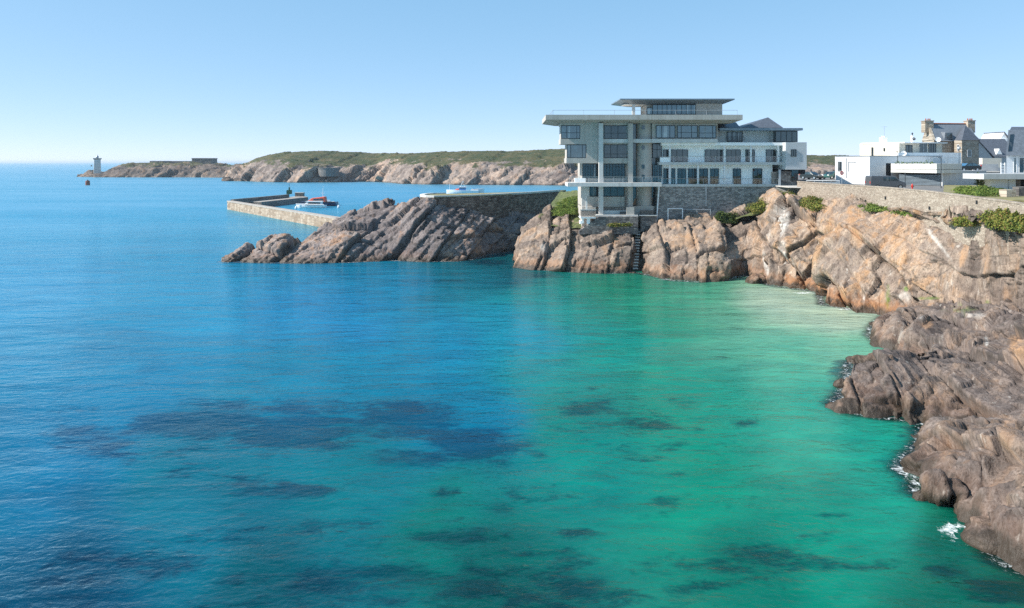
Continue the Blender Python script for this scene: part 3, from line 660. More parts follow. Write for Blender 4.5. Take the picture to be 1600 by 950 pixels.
stone_mat('house_stone', [(.2, (.24,.19,.14)), (.45, (.33,.28,.215)), (.65, (.42,.36,.285)), (.9, (.50,.44,.36))], (.38,.33,.27), .5, .25)
stone_mat('fort_stone', [(.2, (.10,.095,.09)), (.5, (.15,.145,.135)), (.9, (.21,.2,.185))], (.11,.105,.1), 1., .5)
def glass_mat(name, tint, curtain=.25, refl=.22):
    m, nt, b = newmat(name); N = NT(nt); p = N.pos()
    # what shows through the pane: dark room, here and there the edge of a pale curtain
    s = N.noise(N.mapping(p, (0,0,0), (1.1, 1.1, .05)), 1., 2, .5); k = N.noise(N.mapping(p, (0,0,0), (.5,.5,.35), (2,5,8)), 1., 3, .6)
    c = N.mix(N.math('MULTIPLY', N.step(s, .60, .66), curtain*2.4), tint, (.30,.32,.32))
    c = N.mix(N.step(k, .52, .72), c, N.mix(1., c, (2.4,2.5,2.3), 'MULTIPLY'))
    N.L(c, b.inputs['Base Color']); b.inputs['Roughness'].default_value = .6; b.inputs['Specular IOR Level'].default_value = .1
    g = N.n('BsdfGlossy'); g.inputs['Roughness'].default_value = .02; g.inputs[0].default_value = (.72,.92,1,1)
    N.L(N.bump(N.noise(p, .7, 2), .06, .05), g.inputs['Normal'])
    ms = N.n('MixShader'); fz = N.n('Fresnel'); fz.inputs[0].default_value = 1.5
    N.L(N.math('ADD', fz.outputs[0], refl-.04), ms.inputs[0]); N.L(b.outputs[0], ms.inputs[1]); N.L(g.outputs[0], ms.inputs[2])
    N.L(ms.outputs[0], nt.nodes['Material Output'].inputs[0]); M[name] = m; return m
glass_mat('glass', (.016,.025,.03), .25, .09); glass_mat('glass_sky', (.02,.04,.05), .3, .16); glass_mat('glass_dark', (.012,.016,.018), .06, .10)
m, nt, b = newmat('clear_glass'); N = NT(nt)       # balustrade panes
tr = N.n('BsdfTransparent'); tr.inputs[0].default_value = (.95,.98,.99,1); g = N.n('BsdfGlossy'); g.inputs['Roughness'].default_value = .03
ms = N.n('MixShader'); ms.inputs[0].default_value = .07; N.L(tr.outputs[0], ms.inputs[1]); N.L(g.outputs[0], ms.inputs[2]); N.L(ms.outputs[0], nt.nodes['Material Output'].inputs[0]); M['clear_glass'] = m
def leaf_mat(name, stops):
    m, nt, b = newmat(name); N = NT(nt); p = N.pos()
    t = N.attr('tint').outputs['Fac']; big = N.noise(p, .55, 4, .6)
    c = N.ramp(N.math('ADD', N.math('MULTIPLY', t, .5), N.math('MULTIPLY', big, .5)), stops)
    N.L(c, b.inputs['Base Color']); b.inputs['Roughness'].default_value = .75; b.inputs['Specular IOR Level'].default_value = .2
    tl = N.n('BsdfTranslucent'); N.L(c, tl.inputs[0]); ms = N.n('MixShader'); ms.inputs[0].default_value = .3
    N.L(b.outputs[0], ms.inputs[1]); N.L(tl.outputs[0], ms.inputs[2]); N.L(ms.outputs[0], nt.nodes['Material Output'].inputs[0]); M[name] = m; return m
leaf_mat('scrub_leaf', [(.25, (.05,.075,.022)), (.42, (.11,.15,.03)), (.52, (.19,.22,.04)), (.62, (.27,.25,.055)), (.75, (.25,.16,.065))])
leaf_mat('scrub_green', [(.25, (.05,.09,.022)), (.45, (.11,.18,.035)), (.6, (.19,.25,.05)), (.78, (.26,.28,.08))])
leaf_mat('bush_dark', [(.25, (.025,.05,.016)), (.5, (.065,.10,.028)), (.75, (.13,.16,.045))])

# ------------------------------------------------------------------ plants
def leaves(name, blobs, mat, label, cat, n_per=150, leaf=.115, seed=0, group=None, parent=None):
    """foliage: leaf-sized faces spread through overlapping low clumps; blobs = (centre, rx, ry, rz)"""
    rng = np.random.default_rng(seed); V = []; T = []
    for c, rx, ry, rz in blobs:
        n = int(n_per*max(rx*ry, .3)*(1+rz))
        u = rng.normal(size=(n, 3)); u /= np.linalg.norm(u, axis=1)[:, None]; u[:, 2] = np.abs(u[:, 2])*.98
        r = rng.uniform(.72, 1.06, n)**1.0; lump = 1+.22*np.sin(u[:,0]*5+c[0]*3)+.18*np.sin(u[:,1]*6+c[1]*5)
        ctr = np.array(c)[None]+u*np.array([rx, ry, rz])*(r*lump)[:, None]
        a = rng.normal(size=(n, 3)); a /= np.linalg.norm(a, axis=1)[:, None]
        nr = u+rng.normal(size=(n, 3))*.55; nr /= np.linalg.norm(nr, axis=1)[:, None]
        t1 = np.cross(nr, a); t1 /= np.linalg.norm(t1, axis=1)[:, None]; t2 = np.cross(nr, t1)
        s = (leaf*rng.uniform(.6, 1.35, n))[:, None]
        V.append(np.stack([ctr-t1*s, ctr-t2*s*.55, ctr+t1*s, ctr+t2*s*.55], 1)); T.append(np.repeat(rng.uniform(0, 1, n), 4))
    V = np.concatenate(V).reshape(-1, 3); T = np.concatenate(T)
    if parent: V = V-np.array(wloc(parent))
    o = npmesh(name, V, np.arange(len(V)).reshape(-1, 4), mat, attrs={'tint': T}, parent=parent)
    if label: tag(o, label, cat, group)
    return o
def patch(name, poly, mat, label, cat='bush', n=26, r=(.8, 1.6), h=(.35, .8), seed=0, leaf=.115, group=None, n_per=150, inner=None):
    """clumps spread over the quad-or-more outline poly of (px,py,Y)"""
    rng = random.Random(seed); Q = [P(*q) for q in poly]; bl = []
    for _ in range(n):
        w = [rng.expovariate(1) for _ in Q]; s = sum(w); c = sum((q*(k/s) for q, k in zip(Q, w)), Vector((0,0,0)))
        rr = rng.uniform(*r); bl.append((tuple(c - Vector((0,0,.15))), rr*rng.uniform(.8,1.4), rr*.9, rng.uniform(*h)))
    return leaves(name, bl, mat, label, cat, n_per, leaf, seed, group)

# ------------------------------------------------------------------ windows, railings
def window(par, px0, px1, py0, py1, Y, cols=3, trans=(.45,), mat='glass', fr=.09, name='window', cells=None, depth=.1):
    """pane set in the wall face at depth Y with its frame and glazing bars as a sub-part"""
    a = P(px0, py1, Y); b = P(px1, py0, Y)
    g = MB().box(a.x, b.x, Y-.02, Y+.05, a.z, b.z).build(name, M[mat], par)
    f = MB(); y0, y1 = Y-depth, Y-.03
    f.box(a.x, b.x, y0, y1, a.z, a.z+fr); f.box(a.x, b.x, y0, y1, b.z-fr, b.z)
    f.box(a.x, a.x+fr, y0, y1, a.z+fr, b.z-fr); f.box(b.x-fr, b.x, y0, y1, a.z+fr, b.z-fr)
    w = (b.x-a.x)
    for i in range(1, cols):
        x = a.x+w*(cells[i-1] if cells else i/cols); f.box(x-fr*.4, x+fr*.4, y0+.012, y1-.004, a.z+fr, b.z-fr)
    for t in trans:
        z = a.z+(b.z-a.z)*t; f.box(a.x+fr, b.x-fr, y0+.02, y1-.008, z-fr*.4, z+fr*.4)
    f.build('frame', M['window_frame'], g)
    return g
def railing(par, pts, h=1.0, glass=True, post=1.6, name='railing', mat='rail_metal', bars=(1.0,), r=.028):
    """posts, rails and (optionally) glass along a polyline of world points"""
    mb = MB(); gb = MB()
    for a, b in zip(pts[:-1], pts[1:]):
        a = Vector(a); b = Vector(b); n = max(1, round((b-a).length/post))
        for i in range(n+1):
            q = a.lerp(b, i/n); mb.tube(q, q+Vector((0,0,h)), r*.9, k=6)
        for t in bars: mb.tube(a+Vector((0,0,h*t)), b+Vector((0,0,h*t)), r, k=6)
        if glass: gb.face([a+Vector((0,0,.06)), b+Vector((0,0,.06)), b+Vector((0,0,h-.05)), a+Vector((0,0,h-.05))])
    o = mb.build(name, M[mat], par)
    if glass: gb.build('glass_panel', M['clear_glass'], o)
    return o

# ------------------------------------------------------------------ the concrete building
YF = 118.0
B = thing('concrete_building', 'large grey concrete building with overhanging flat roof above the bay rocks', 'building', P(1000, 330, YF))
mb = MB()                                       # tower block: stepped out towards the left, floor by floor
def blk(px0, px1, py0, py1, Y0=YF, Y1=YF+9): mb.pbox(px0, px1, py0, py1, Y0, Y1)
blk(906.7, 936, 190, 225.4); blk(876, 906.7, 217, 225.4, YF, YF+5); blk(876, 906.7, 190, 195.6, YF, YF+5); mb.pbox(877, 906.7, 195.6, 217, YF+.4, YF+5)
blk(916.4, 936, 225.4, 255); blk(885, 916.4, 247, 255, YF, YF+5); mb.pbox(886, 916.4, 225.4, 247, YF+.4, YF+5)
blk(981.7, 989, 190, 291); blk(936, 981.7, 190, 195.6); blk(936, 981.7, 217, 225.4); blk(936, 981.7, 247, 255.4); mb.pbox(936, 981.7, 195.6, 217, YF+.35, YF+9); mb.pbox(936, 981.7, 225.4, 247, YF+.35, YF+9)
mb.pbox(909.5, 981.7, 255.0, 286, YF+1.2, YF+9)
mb.pbox(909.5, 981.7, 291, 323, YF+1.3, YF+9)
mb.pbox(989, 1032, 190, 340, YF+3.2, YF+9)
mb.build('wall', M['concrete'], B)
mb = MB()                                       # main roof slab with its sloped soffit
def wedge_slab(px0, px1, pyt, pyb, pys, Yf, back, inset=2.2, deep=14):
    a = P(px0, pyt, Yf); b = P(px1, pyt, Yf); zb = P(0, pyb, Yf).z; zs = P(0, pys, Yf+inset).z
    top = [(a.x, Yf, a.z), (b.x, Yf, a.z), (b.x, Yf+deep, a.z), (a.x, Yf+deep, a.z)]
    mid = [(x, y, zb) for x, y, z in top]
    i2 = inset; bot = [(a.x+i2, Yf+i2, zs), (b.x-i2*.5, Yf+i2, zs), (b.x-i2*.5, Yf+deep-i2, zs), (a.x+i2, Yf+deep-i2, zs)]
    mb.hexa(mid, top); mb.hexa(bot, [(x, y, z-.004) for x, y, z in mid])
wedge_slab(852.7, 1160.5, 179.2, 187, 192.5, YF-2.2, 0)
mb.build('roof_slab', M['concrete'], B)
mb = MB().pbox(936, 942.6, 192.6, 336, YF-1.1, YF-.35); mb.build('column', M['concrete_light'], B)
mb = MB().pbox(982, 989, 192.6, 329, YF-.8, YF+.3); mb.build('column', M['concrete'], B)
# rounded stair tower
c = P(1006.4, 330, YF+1.7); zt = P(0, 192.6, YF).z
rr = P(1018.8, 0, YF+.5).x-P(1006.4, 0, YF+.5).x
st_ = MB().lathe((c.x, YF+1.75, 0), [(rr, P(0, 335, YF).z), (rr, zt)], 28).build('stair_tower', M['concrete'], B, smooth=False)
for cy in (196, 227.5, 257.5, 273.5):
    a = P(1003.7, cy+6, YF); b2 = P(1008, cy, YF)
    MB().box(a.x, b2.x, YF+1.75-rr-.03, YF+1.75-rr+.35, a.z, b2.z).build('window', M['glass_dark'], st_)
MB().pbox(989, 1021, 322, 340, YF+.25, YF+.55).build('stair_plinth', M['concrete'], B)
# gaps beside the stair tower, filled with dark panes
MB().pbox(989, 994.4, 193, 323, YF+1.9, YF+2.0).build('dark_slot', M['glass_dark'], B); MB().pbox(1018.6, 1024, 222, 335, YF+1.9, YF+2.0).build('dark_slot', M['glass_dark'], B)
# slab bands that run across
mb = MB().pbox(936, 1121.5, 217.2, 223, YF-.3, YF+1.2); mb.build('floor_band', M['concrete_light'], B)
mb = MB(); mb.pbox(887, 1034, 285.6, 291.5, YF-2.4, YF+3); mb.build('terrace_slab', M['concrete_light'], B)
MB().pbox(898, 915, 278.5, 285.2, YF+.4, YF+1.1).build('terrace_parapet', M['white_render'], B)
T1 = [P(890, 285.5, YF-2.3), P(935, 285.5, YF-2.3)]; railing(B, [Vector((p.x, YF-2.3, P(0,285.5,YF-2.4).z)) for p in T1], .95)
railing(B, [Vector((P(q, 0, YF-2.3).x, YF-2.3, P(0,285.5,YF-2.4).z)) for q in (943, 1034)], .95)
# tower windows
window(B, 876.5, 906.5, 196, 216.8, YF+.3, 3, (.45,), 'glass_sky', cells=(.3, .82)); window(B, 943.5, 981.5, 196, 216.8, YF+.28, 3, (.42,), 'glass', cells=(.3, .58))
window(B, 885.5, 916, 226, 246.8, YF+.3, 3, (), 'glass_sky', cells=(.2, .8)); window(B, 943.5, 981.5, 226, 246.8, YF+.28, 3, (.3,), 'glass', cells=(.28, .55))
window(B, 910, 935.8, 256, 278.5, YF+1.1, 6, (.78,), 'glass'); window(B, 942.7, 976.6, 256, 277.8, YF+1.1, 7, (.78,), 'glass')
window(B, 921, 935.6, 291.8, 306.7, YF+1.2, 2, (), 'glass'); window(B, 943, 975.5, 291.8, 306.7, YF+1.2, 3, (), 'glass')
MB().pbox(910, 981, 278.6, 285.4, YF+.9, YF+1.15).build('sill_wall', M['concrete'], B)
MB().pbox(918, 976, 307.4, 323, YF+.6, YF+1.2).build('breast_wall', M['concrete'], B)
# long strip window right of the stair tower
MB().pbox(1019, 1121.6, 193, 222, YF+.5, YF+9).build('wall', M['concrete'], B)
window(B, 1024.8, 1055, 196, 215.7, YF+.42, 3, (), 'glass_sky', cells=(.3, .72)); window(B, 1058, 1090, 196, 215.7, YF+.42, 3, (.45,), 'glass_sky', cells=(.2, .7)); window(B, 1092, 1119, 196, 215.7, YF+.42, 3, (.4,), 'glass_sky', cells=(.35, .8))
window(B, 1019.4, 1034, 224.5, 247, YF+1.4, 2, (.6,), 'glass_dark'); window(B, 1019.4, 1034, 257, 284, YF+1.4, 4, (.6,), 'glass_dark')
# penthouse
mb = MB(); mb.pbox(1087.6, 1128.6, 157, 180, YF+1.6, YF+8); mb.pbox(1010, 1087.6, 158, 180, YF+2.6, YF+8); PH = mb.build('penthouse', M['concrete'], B)
window(B, 1010.3, 1020, 168, 179, YF+1.9, 1, (), 'glass_sky'); window(B, 1019.5, 1087.4, 163.5, 179, YF+1.9, 9, (), 'glass_sky', fr=.08)
mb = MB(); wedge_slab(969, 1148, 154, 155.8, 163.2, YF-.6, 0, 2.6, 11); mb.build('penthouse_roof', M['zinc'], B)
a = P(976, 0, YF); MB().box(P(976,0,YF+2).x, P(1009,0,YF+2).x, YF+2, YF+6, P(0,163.4,YF+2).z, P(0,162.4,YF+2).z).build('soffit', M['soffit_white'], B)
MB().pbox(988, 992.5, 163, 180, YF+.6, YF+1.0).build('penthouse_column', M['concrete_light'], B)
zr = P(0, 179.2, YF-2.2).z
railing(B, [(P(864,0,YF-1.6).x, YF-1.6, zr), (P(1152,0,YF-1.6).x, YF-1.6, zr)], .78, False, 5.5, r=.03)
railing(B, [(P(864,0,YF-1.6).x, YF-1.6, zr), (P(864,0,YF-1.6).x, YF+9, zr)], .78, False, 5.5, r=.03)
# lower terrace at the foot of the tower
mb = MB(); mb.pbox(909, 921, 291.6, 323, YF+.7, YF+1.2); mb.build('pier', M['concrete_light'], B)
mb = MB(); mb.pbox(931, 997, 336.0, 338.6, YF-2.2, YF+3); mb.build('garden_terrace', M['concrete_pale'], B)
mb = MB(); mb.pbox(943, 979, 329, 336, YF-.2, YF+.3); mb.build('terrace_step', M['concrete_pale'], B)
mb = MB(); mb.pbox(979, 991, 323.6, 336.5, YF-1.9, YF-1.6); mb.build('concrete_screen', M['concrete'], B)
mb = MB(); mb.pbox(969, 979, 331, 336, YF-1.7, YF-1.2); mb.build('bench', M['dark_metal'], B)
bl = MB(); bl.pbox(907, 931, 339.4, 341.2, YF-3, YF); bb = bl.build('balcony_deck', M['white_render'], B)
bl = MB()
for i in range(19): bl.pbox(907.3+i*1.25, 908.2+i*1.25, 328.6, 339.3, YF-3.02, YF-2.95)
bl.build('slat_screen', M['wood_grey'], bb); MB().pbox(906.5, 931.5, 327.4, 328.6, YF-3.06, YF-2.9).build('handrail', M['rail_metal'], bb)
bl = MB(); bl.pbox(909, 912, 341, 349, YF-2.7, YF-2.4); bl.pbox(917, 922, 341, 350, YF-2.7, YF-2.4); bl.pbox(906.5, 909, 345, 350, YF-2.7, YF-1); bl.build('leg', M['white_render'], bb)
mb = MB(); mb.pbox(909.5, 931, 323, 340, YF-.2, YF+1.2); mb.build('wall', M['concrete'], B)
MB().pbox(915.5, 918, 313, 328, YF-1.0, YF-.7).build('pier', M['concrete_pale'], B)
MB().box(P(909.5,0,YF+1.3).x, P(1030,0,YF+1.3).x, YF+1.4, YF+9, 4.5, P(0,323,YF).z).build('basement', M['concrete'], B)
# right wing
WY = 119.6
mb = MB(); mb.pbox(1034, 1240, 224, 253.5, WY, WY+9); mb.pbox(1031, 1207, 257, 290, WY, WY+9); mb.build('wing_wall', M['white_render'], B)
mb = MB(); mb.pbox(1034, 1227.6, 222.6, 227.3, WY-1.3, WY+.2); mb.build('wing_fascia', M['white_render'], B)
mb = MB(); mb.pbox(1029.7, 1227.6, 253.4, 257.4, WY-1.3, WY+.2); mb.build('balcony_slab', M['concrete_light'], B)
mb = MB(); mb.pbox(1027, 1218, 287.8, 291.6, WY-1.5, WY+4); mb.build('balcony_slab', M['concrete_light'], B)
for q0, q1, k in ((1036,1044.7,1),(1049,1074.8,3),(1101,1130,3),(1135,1157,3),(1164.7,1171,1),(1175.5,1179,1),(1196.8,1212.8,2),(1218.8,1225,1)):
    window(B, q0, q1, 233.6, 252.8, WY-.06, k, (), 'glass_dark', fr=.07, cells=(.5,) if k == 2 else None)
for q0, q1, k in ((1036.6,1044,1),(1049,1055,1),(1058.6,1072,2),(1075,1089,2),(1092.7,1106,2),(1109.6,1123,2),(1145,1157.5,2),(1176,1190.6,2)):
    window(B, q0, q1, 263.2, 287.3, WY-.06, k, (), 'glass_dark', fr=.07)
for q in (1046.5, 1132, 1173.4, 1216): MB().pbox(q-1.1, q+1.1, 227.4, 253.3, WY-1.15, WY-.85).build('balcony_post', M['white_paint'], B)
for q in (1046.5, 1090.6, 1132): MB().pbox(q-1.0, q+1.0, 257.5, 287.7, WY-1.15, WY-.85).build('balcony_post', M['white_paint'], B)
for pa, z in (((1031, 1226), 253.4), ((1029, 1216), 287.8)):
    zz = P(0, z, WY-1.3).z; railing(B, [(P(pa[0],0,WY-1.22).x, WY-1.22, zz), (P(pa[1],0,WY-1.22).x, WY-1.22, zz)], .95, True, 2.4)
MB().pbox(1031, 1046, 246, 253.3, WY-1.18, WY-1.06).build('balcony_screen', M['white_render'], B)
MB().pbox(1206.5, 1217, 268.5, 287.8, WY-.5, WY-.1).build('brown_panel', M['shutter_beige'], B)
# set-back storey and its thin roof
SY = 121.5
mb = MB(); mb.pbox(1121.6, 1213, 203.5, 224, SY, SY+9); mb.build('upper_wall', M['concrete_pale'], B)
window(B, 1135.7, 1160, 206, 221.5, SY-.08, 3, (), 'glass'); window(B, 1211.5, 1246, 205, 221.8, SY-1.5, 4, (), 'glass_dark')
MB().pbox(1213, 1246, 204.6, 222, SY-1.4, SY+7).build('glazed_corner', M['glass_dark'], B)
railing(B, [(P(1134,0,SY-.6).x, SY-.6, P(0,222,SY-.6).z), (P(1163,0,SY-.6).x, SY-.6, P(0,222,SY-.6).z)], .9, False, .5, bars=(1., .6, .3), mat='dark_metal', r=.018)
mb = MB(); mb.pbox(1124.5, 1254.5, 200, 203.7, SY-2.6, SY+9); mb.build('eave_roof', M['zinc'], B)
mb = MB()
a, b_ = P(1158, 199.6, SY+1), P(1224, 199.6, SY+1); ap = P(1200, 183.2, SY+5); ap2 = P(1200, 183.2, SY+8)
c0 = [a, b_, Vector((b_.x+.6, SY+11, a.z)), Vector((a.x, SY+11, a.z))]
for i in range(4): mb.face([c0[i], c0[(i+1)%4], ap])
mb.build('slate_roof', M['slate'], B)
mb = MB(); a = P(1126, 199.6, SY+1.5); b_ = P(1157, 199.6, SY+1.5)
mb.hexa([a, b_, b_+Vector((0,7,0)), a+Vector((0,7,0))], [P(1124, 192, SY+5), P(1150, 191, SY+5), P(1150, 191, SY+6), P(1124, 192, SY+6)]); mb.build('slate_roof', M['slate'], B)
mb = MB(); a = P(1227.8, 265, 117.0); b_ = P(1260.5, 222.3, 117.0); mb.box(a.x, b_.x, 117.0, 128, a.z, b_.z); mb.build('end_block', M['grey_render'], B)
window(B, 1235.7, 1244, 233.2, 244.6, 116.95, 2, (), 'glass_dark')
MB().pbox(1218, 1258, 265, 272, 118.5, 127).build('undercroft', M['dark_interior'], B); MB().pbox(1218, 1247, 267.5, 300, 118.1, 126).build('stone_end_wall', M['wall_stone_dark'], B)
MB().pbox(1237, 1247, 266, 282, 117.9, 118.0).build('glazed_door', M['glass_dark'], B)
MB().pbox(1217.2, 1220, 265, 290, 117.2, 117.5).build('drain_pipe', M['rail_metal'], B)

# stone walls round the building
def wall_thing(name, label, build, mat, cat='wall'):
    mb = MB(); build(mb); return tag(mb.build(name, M[mat]), label, cat)
rw = tag(MB().pbox(1027, 1219, 291.6, 356, WY-1.35, WY+2).build('retaining_wall', M['wall_stone_retaining']), 'tall grey rubble retaining wall under the white balconied wing', 'wall')
dp = MB().tube(P(1029.7, 291, WY-1.7), P(1025.5, 352, WY-1.7), .13, k=8).build('drain_pipe', M['white_paint'], rw)
fr = thing('pipe_frame', 'square white pipe frame standing against the stone retaining wall', 'frame', P(1055, 346, WY-2.4))
for q in (1043.8, 1066.5): MB().tube(P(q, 326, WY-2.4), P(q, 349, WY-2.4), .09).build('post', M['white_paint'], fr)
MB().tube(P(1043.8, 326, WY-2.4), P(1066.5, 326, WY-2.4), .09).build('crossbar', M['white_paint'], fr)
fr = thing('handrail', 'long thin grey handrail along the foot of the retaining wall', 'railing', P(1090, 346, WY-2.2))
for q in (1089, 1110): MB().tube(P(q, 327.4, WY-2.2), P(q, 353, WY-2.2), .06).build('post', M['rail_metal'], fr)
MB().tube(P(1067, 327, WY-2.2), P(1111, 327.6, WY-2.2), .06).build('rail', M['rail_metal'], fr)
MB().pbox(1102.5, 1104, 291.6, 322, WY-1.5, WY-1.355).build('downpipe', M['rail_metal'], rw)
mb = MB(); q = [P(905.5, 361, 115.2), P(936, 338.5, 115.2), P(997, 338.5, 115.2), P(997, 366, 115.2), P(905, 366, 115.2)]
mb.xprism([(v.x, v.z) for v in q], 115.2, 116.6)
tag(mb.build('garden_wall', M['wall_stone_dark']), 'dark stone wall with sloping left end below the white terrace', 'wall')
mb = MB().pbox(1001, 1026.5, 337.5, 362, 116.4, 117.6); gw = tag(mb.build('garden_wall', M['wall_stone_dark']), 'short dark stone wall between the rock stairs and the drain pipe', 'wall')
MB().pbox(999, 1027, 336.4, 337.4, 116.2, 117.7).build('coping', M['concrete_pale'], gw)
tag(MB().pbox(1001, 1021, 329, 336.4, 117.4, 117.9).build('planter', M['wood_grey']), 'brown planter box at the foot of the rounded stair tower', 'planter')
# steps cut in the rock notch
stp = thing('rock_stairs', 'steep concrete stairs climbing a dark notch in the rocks', 'stairs', W(998, 425))
p0 = Vector((W(997.9, 427).x, 110.2, .3)); p1 = P(997.7, 358, 117.4); ns = 14
for i in range(ns):
    a = p0.lerp(p1, i/ns)
    MB().box(a.x-.4, a.x+.4, a.y, a.y+.62, a.z-.1, a.z+.08).build('step', M['concrete_pale'], stp)

# ------------------------------------------------------------------ curved platform and the quay
def arc(c, r, a0, a1, n): return [(c[0]+r*math.cos(R(a0+(a1-a0)*i/n)), c[1]+r*math.sin(R(a0+(a1-a0)*i/n))) for i in range(n+1)]
ZP = 10.65
near_rim = [(P(q, y, 1).x*FPX*(HCAM-ZP)/(y-HY), FPX*(HCAM-ZP)/(y-HY)) for q, y in ((692,306.3),(735,305.2),(780,303.4),(830,300.6),(876,297.2))]
tip = [(P(q, y, 1).x*FPX*(HCAM-ZP)/(y-HY), FPX*(HCAM-ZP)/(y-HY)) for q, y in ((690,302.0),(672,302.3),(661,303.2),(656,304.4),(657.5,305.6),(665,306.3),(678,306.6))]
far_rim = [(12.5, 163), (4, 153)]
PL = near_rim + far_rim + tip
pf = thing('platform', 'curved stone terrace with pale rim and dry grass top above the left rocks', 'terrace', (-5, 140, 4))
MB().prism(PL, 3.0, ZP-.25).build('stone_base', M['wall_stone_platform'], pf)
MB().prism([(x*.998+.0, y+.0) for x, y in PL], ZP-.246, ZP-.12).build('grass_top', M['grassy_top'], pf)
mb = MB(); ring = tip + near_rim; cx, cy = -4., 143.
inn = [(x+(cx-x)*min(.9/math.hypot(cx-x, cy-y), .3), y+(cy-y)*min(.9/math.hypot(cx-x, cy-y), .3)) for x, y in ring]
for i in range(len(ring)-1): mb.prism([ring[i], ring[i+1], inn[i+1], inn[i]], ZP-.25, ZP+.12)
mb.build('coping', M['concrete_pale'], pf)
# breakwater: near wall, parapet arm, low landing and steps
bw = thing('breakwater', 'long tan stone breakwater wall reaching left from the promontory', 'pier', W(355, 326))
def strip(p, q, w, z0, z1, mat, name, par, side=1):
    p = Vector((p[0], p[1], 0)); q = Vector((q[0], q[1], 0)); d = (q-p).normalized(); n = Vector((-d.y, d.x, 0))*w*side
    return MB().prism([(v.x, v.y) for v in (p, q, q+n, p+n)], z0, z1).build(name, M[mat], par)
c1 = PZ(355, 314, 3.0); c2 = PZ(500, 337, 3.0); c2 = c2+(c2-c1).normalized()*22
strip((c1.x, c1.y), (c2.x, c2.y), 2.6, -3, 2.75, 'wall_stone_quay', 'sea_wall', bw); strip((c1.x-.1, c1.y-.1), (c2.x, c2.y), 1.9, 2.754, 3.1, 'quay_top', 'capstones', bw)
e1 = PZ(452, 301, 4.2)
qa = thing('inner_quay', 'low grey inner quay with parapet and landing behind the breakwater', 'pier', (c1.x, c1.y, 0))
strip((c1.x+1.9, c1.y+1.0), (e1.x, e1.y), 1.2, -3, 3.5, 'fort_stone', 'parapet', qa)
l1 = PZ(388, 314.5, 2.2); l2 = PZ(480, 307.2, 2.2)
MB().prism([(l1.x-6, l1.y+1), (l1.x+6, l1.y-3), (l2.x+1, l2.y-2), (l2.x-6, l2.y+14), (e1.x-2, e1.y-1.5)], -3, 2.0).build('landing', M['fort_stone'], qa)
MB().prism([(l1.x-5.6, l1.y+1), (l1.x+5.6, l1.y-2.8), (l2.x+.6, l2.y-1.8), (l2.x-6, l2.y+13.6), (e1.x-1.8, e1.y-1.7)], 2.004, 2.12).build('paved_top', M['quay_top'], qa)
mb = MB()
for i in range(8):
    a = Vector((l1.x+6-1.3*i, l1.y-3.1-.15*i, 0)); mb.box(a.x-1.3, a.x, a.y-1.2, a.y, -2, .2+.24*i)
mb.build('landing_steps', M['fort_stone'], qa)
hs = thing('quay_hut', 'small stone hut with flat roof at the end of the landing', 'hut', PZ(468, 307, 2.1))
h = wloc(hs); MB().box(h.x-1.7, h.x+1.7, h.y-1, h.y+1.6, 1.9, 3.6).build('wall', M['fort_stone'], hs); MB().box(h.x-1.9, h.x+1.9, h.y-1.2, h.y+1.8, 3.604, 3.8).build('roof', M['quay_top'], hs)
bc = thing('harbour_beacon', 'green harbour beacon with mast at the tip of the quay parapet', 'beacon', (e1.x, e1.y, 4.1))
MB().box(e1.x-.9, e1.x+.9, e1.y-.9, e1.y+.9, 3.6, 5.3).build('cabinet', M['green_paint'], bc); MB().lathe((e1.x, e1.y, 5.3), [(.35, 0), (.3, .8), (.42, .84), (.42, 1.0), (.2, 1.1)], 10).build('lantern', M['green_paint'], bc)
MB().tube((e1.x, e1.y, 6.3), (e1.x, e1.y, 8.0), .07).build('mast', M['dark_metal'], bc)

# ------------------------------------------------------------------ boats, buoys
def hull_mesh(L, Bm, H, mat_top, name, par, c, head=-1, sheer=.35, mat=None):
    """bow towards head*X; rings of section points from stern to bow"""
    mb = MB(); n = 12; secs = []
    for i in range(n+1):
        t = i/n; w = Bm/2*(1-max(0, (t-.45)/.55)**2.2)*(.9+.1*min(1, t*4)); k = H*(1+sheer*max(0, t-.3)**2)
        x = c[0]+head*(t-.45)*L
        w = max(w, .03)
        secs.append([Vector((x, c[1]+s*w*a, c[2]+z)) for s, a, z in ((-1,1,k),(-1,.92,k*.45),(-1,.7,-.05),(-1,.1,-.45),(1,.1,-.45),(1,.7,-.05),(1,.92,k*.45),(1,1,k))])
    for a, b in zip(secs[:-1], secs[1:]):
        for j in range(7): mb.face([a[j], a[j+1], b[j+1], b[j]])
        mb.face([a[0], b[0], b[7], a[7]])
    mb.face(secs[0]); return mb.build(name, mat, par, smooth=False)
lb = thing('lifeboat', 'red and navy rescue boat with radar mast moored behind the white boat', 'boat', W(500, 321.5))
c = W(501, 321.5); hull_mesh(14, 4.3, 1.5, None, 'hull', lb, (c.x, c.y, 0), -1, mat=M['navy_paint'])
mb = MB(); mb.hexa([(c.x-5.2,c.y-1.6,1.45),(c.x+2.2,c.y-1.6,1.45),(c.x+2.2,c.y+1.6,1.45),(c.x-5.2,c.y+1.6,1.45)], [(c.x-3.2,c.y-1.3,3.0),(c.x+1.9,c.y-1.4,3.6),(c.x+1.9,c.y+1.4,3.6),(c.x-3.2,c.y+1.3,3.0)])
ca = mb.build('cabin', M['orange_paint'], lb, bevel=.15); MB().hexa([(c.x-2.6,c.y-1.62,2.2),(c.x+1.2,c.y-1.62,2.2),(c.x+1.2,c.y-1.3,2.2),(c.x-2.6,c.y-1.3,2.2)], [(c.x-2.3,c.y-1.52,2.8),(c.x+1.2,c.y-1.52,2.9),(c.x+1.2,c.y-1.2,2.9),(c.x-2.3,c.y-1.2,2.8)]).build('window', M['glass_dark'], ca)
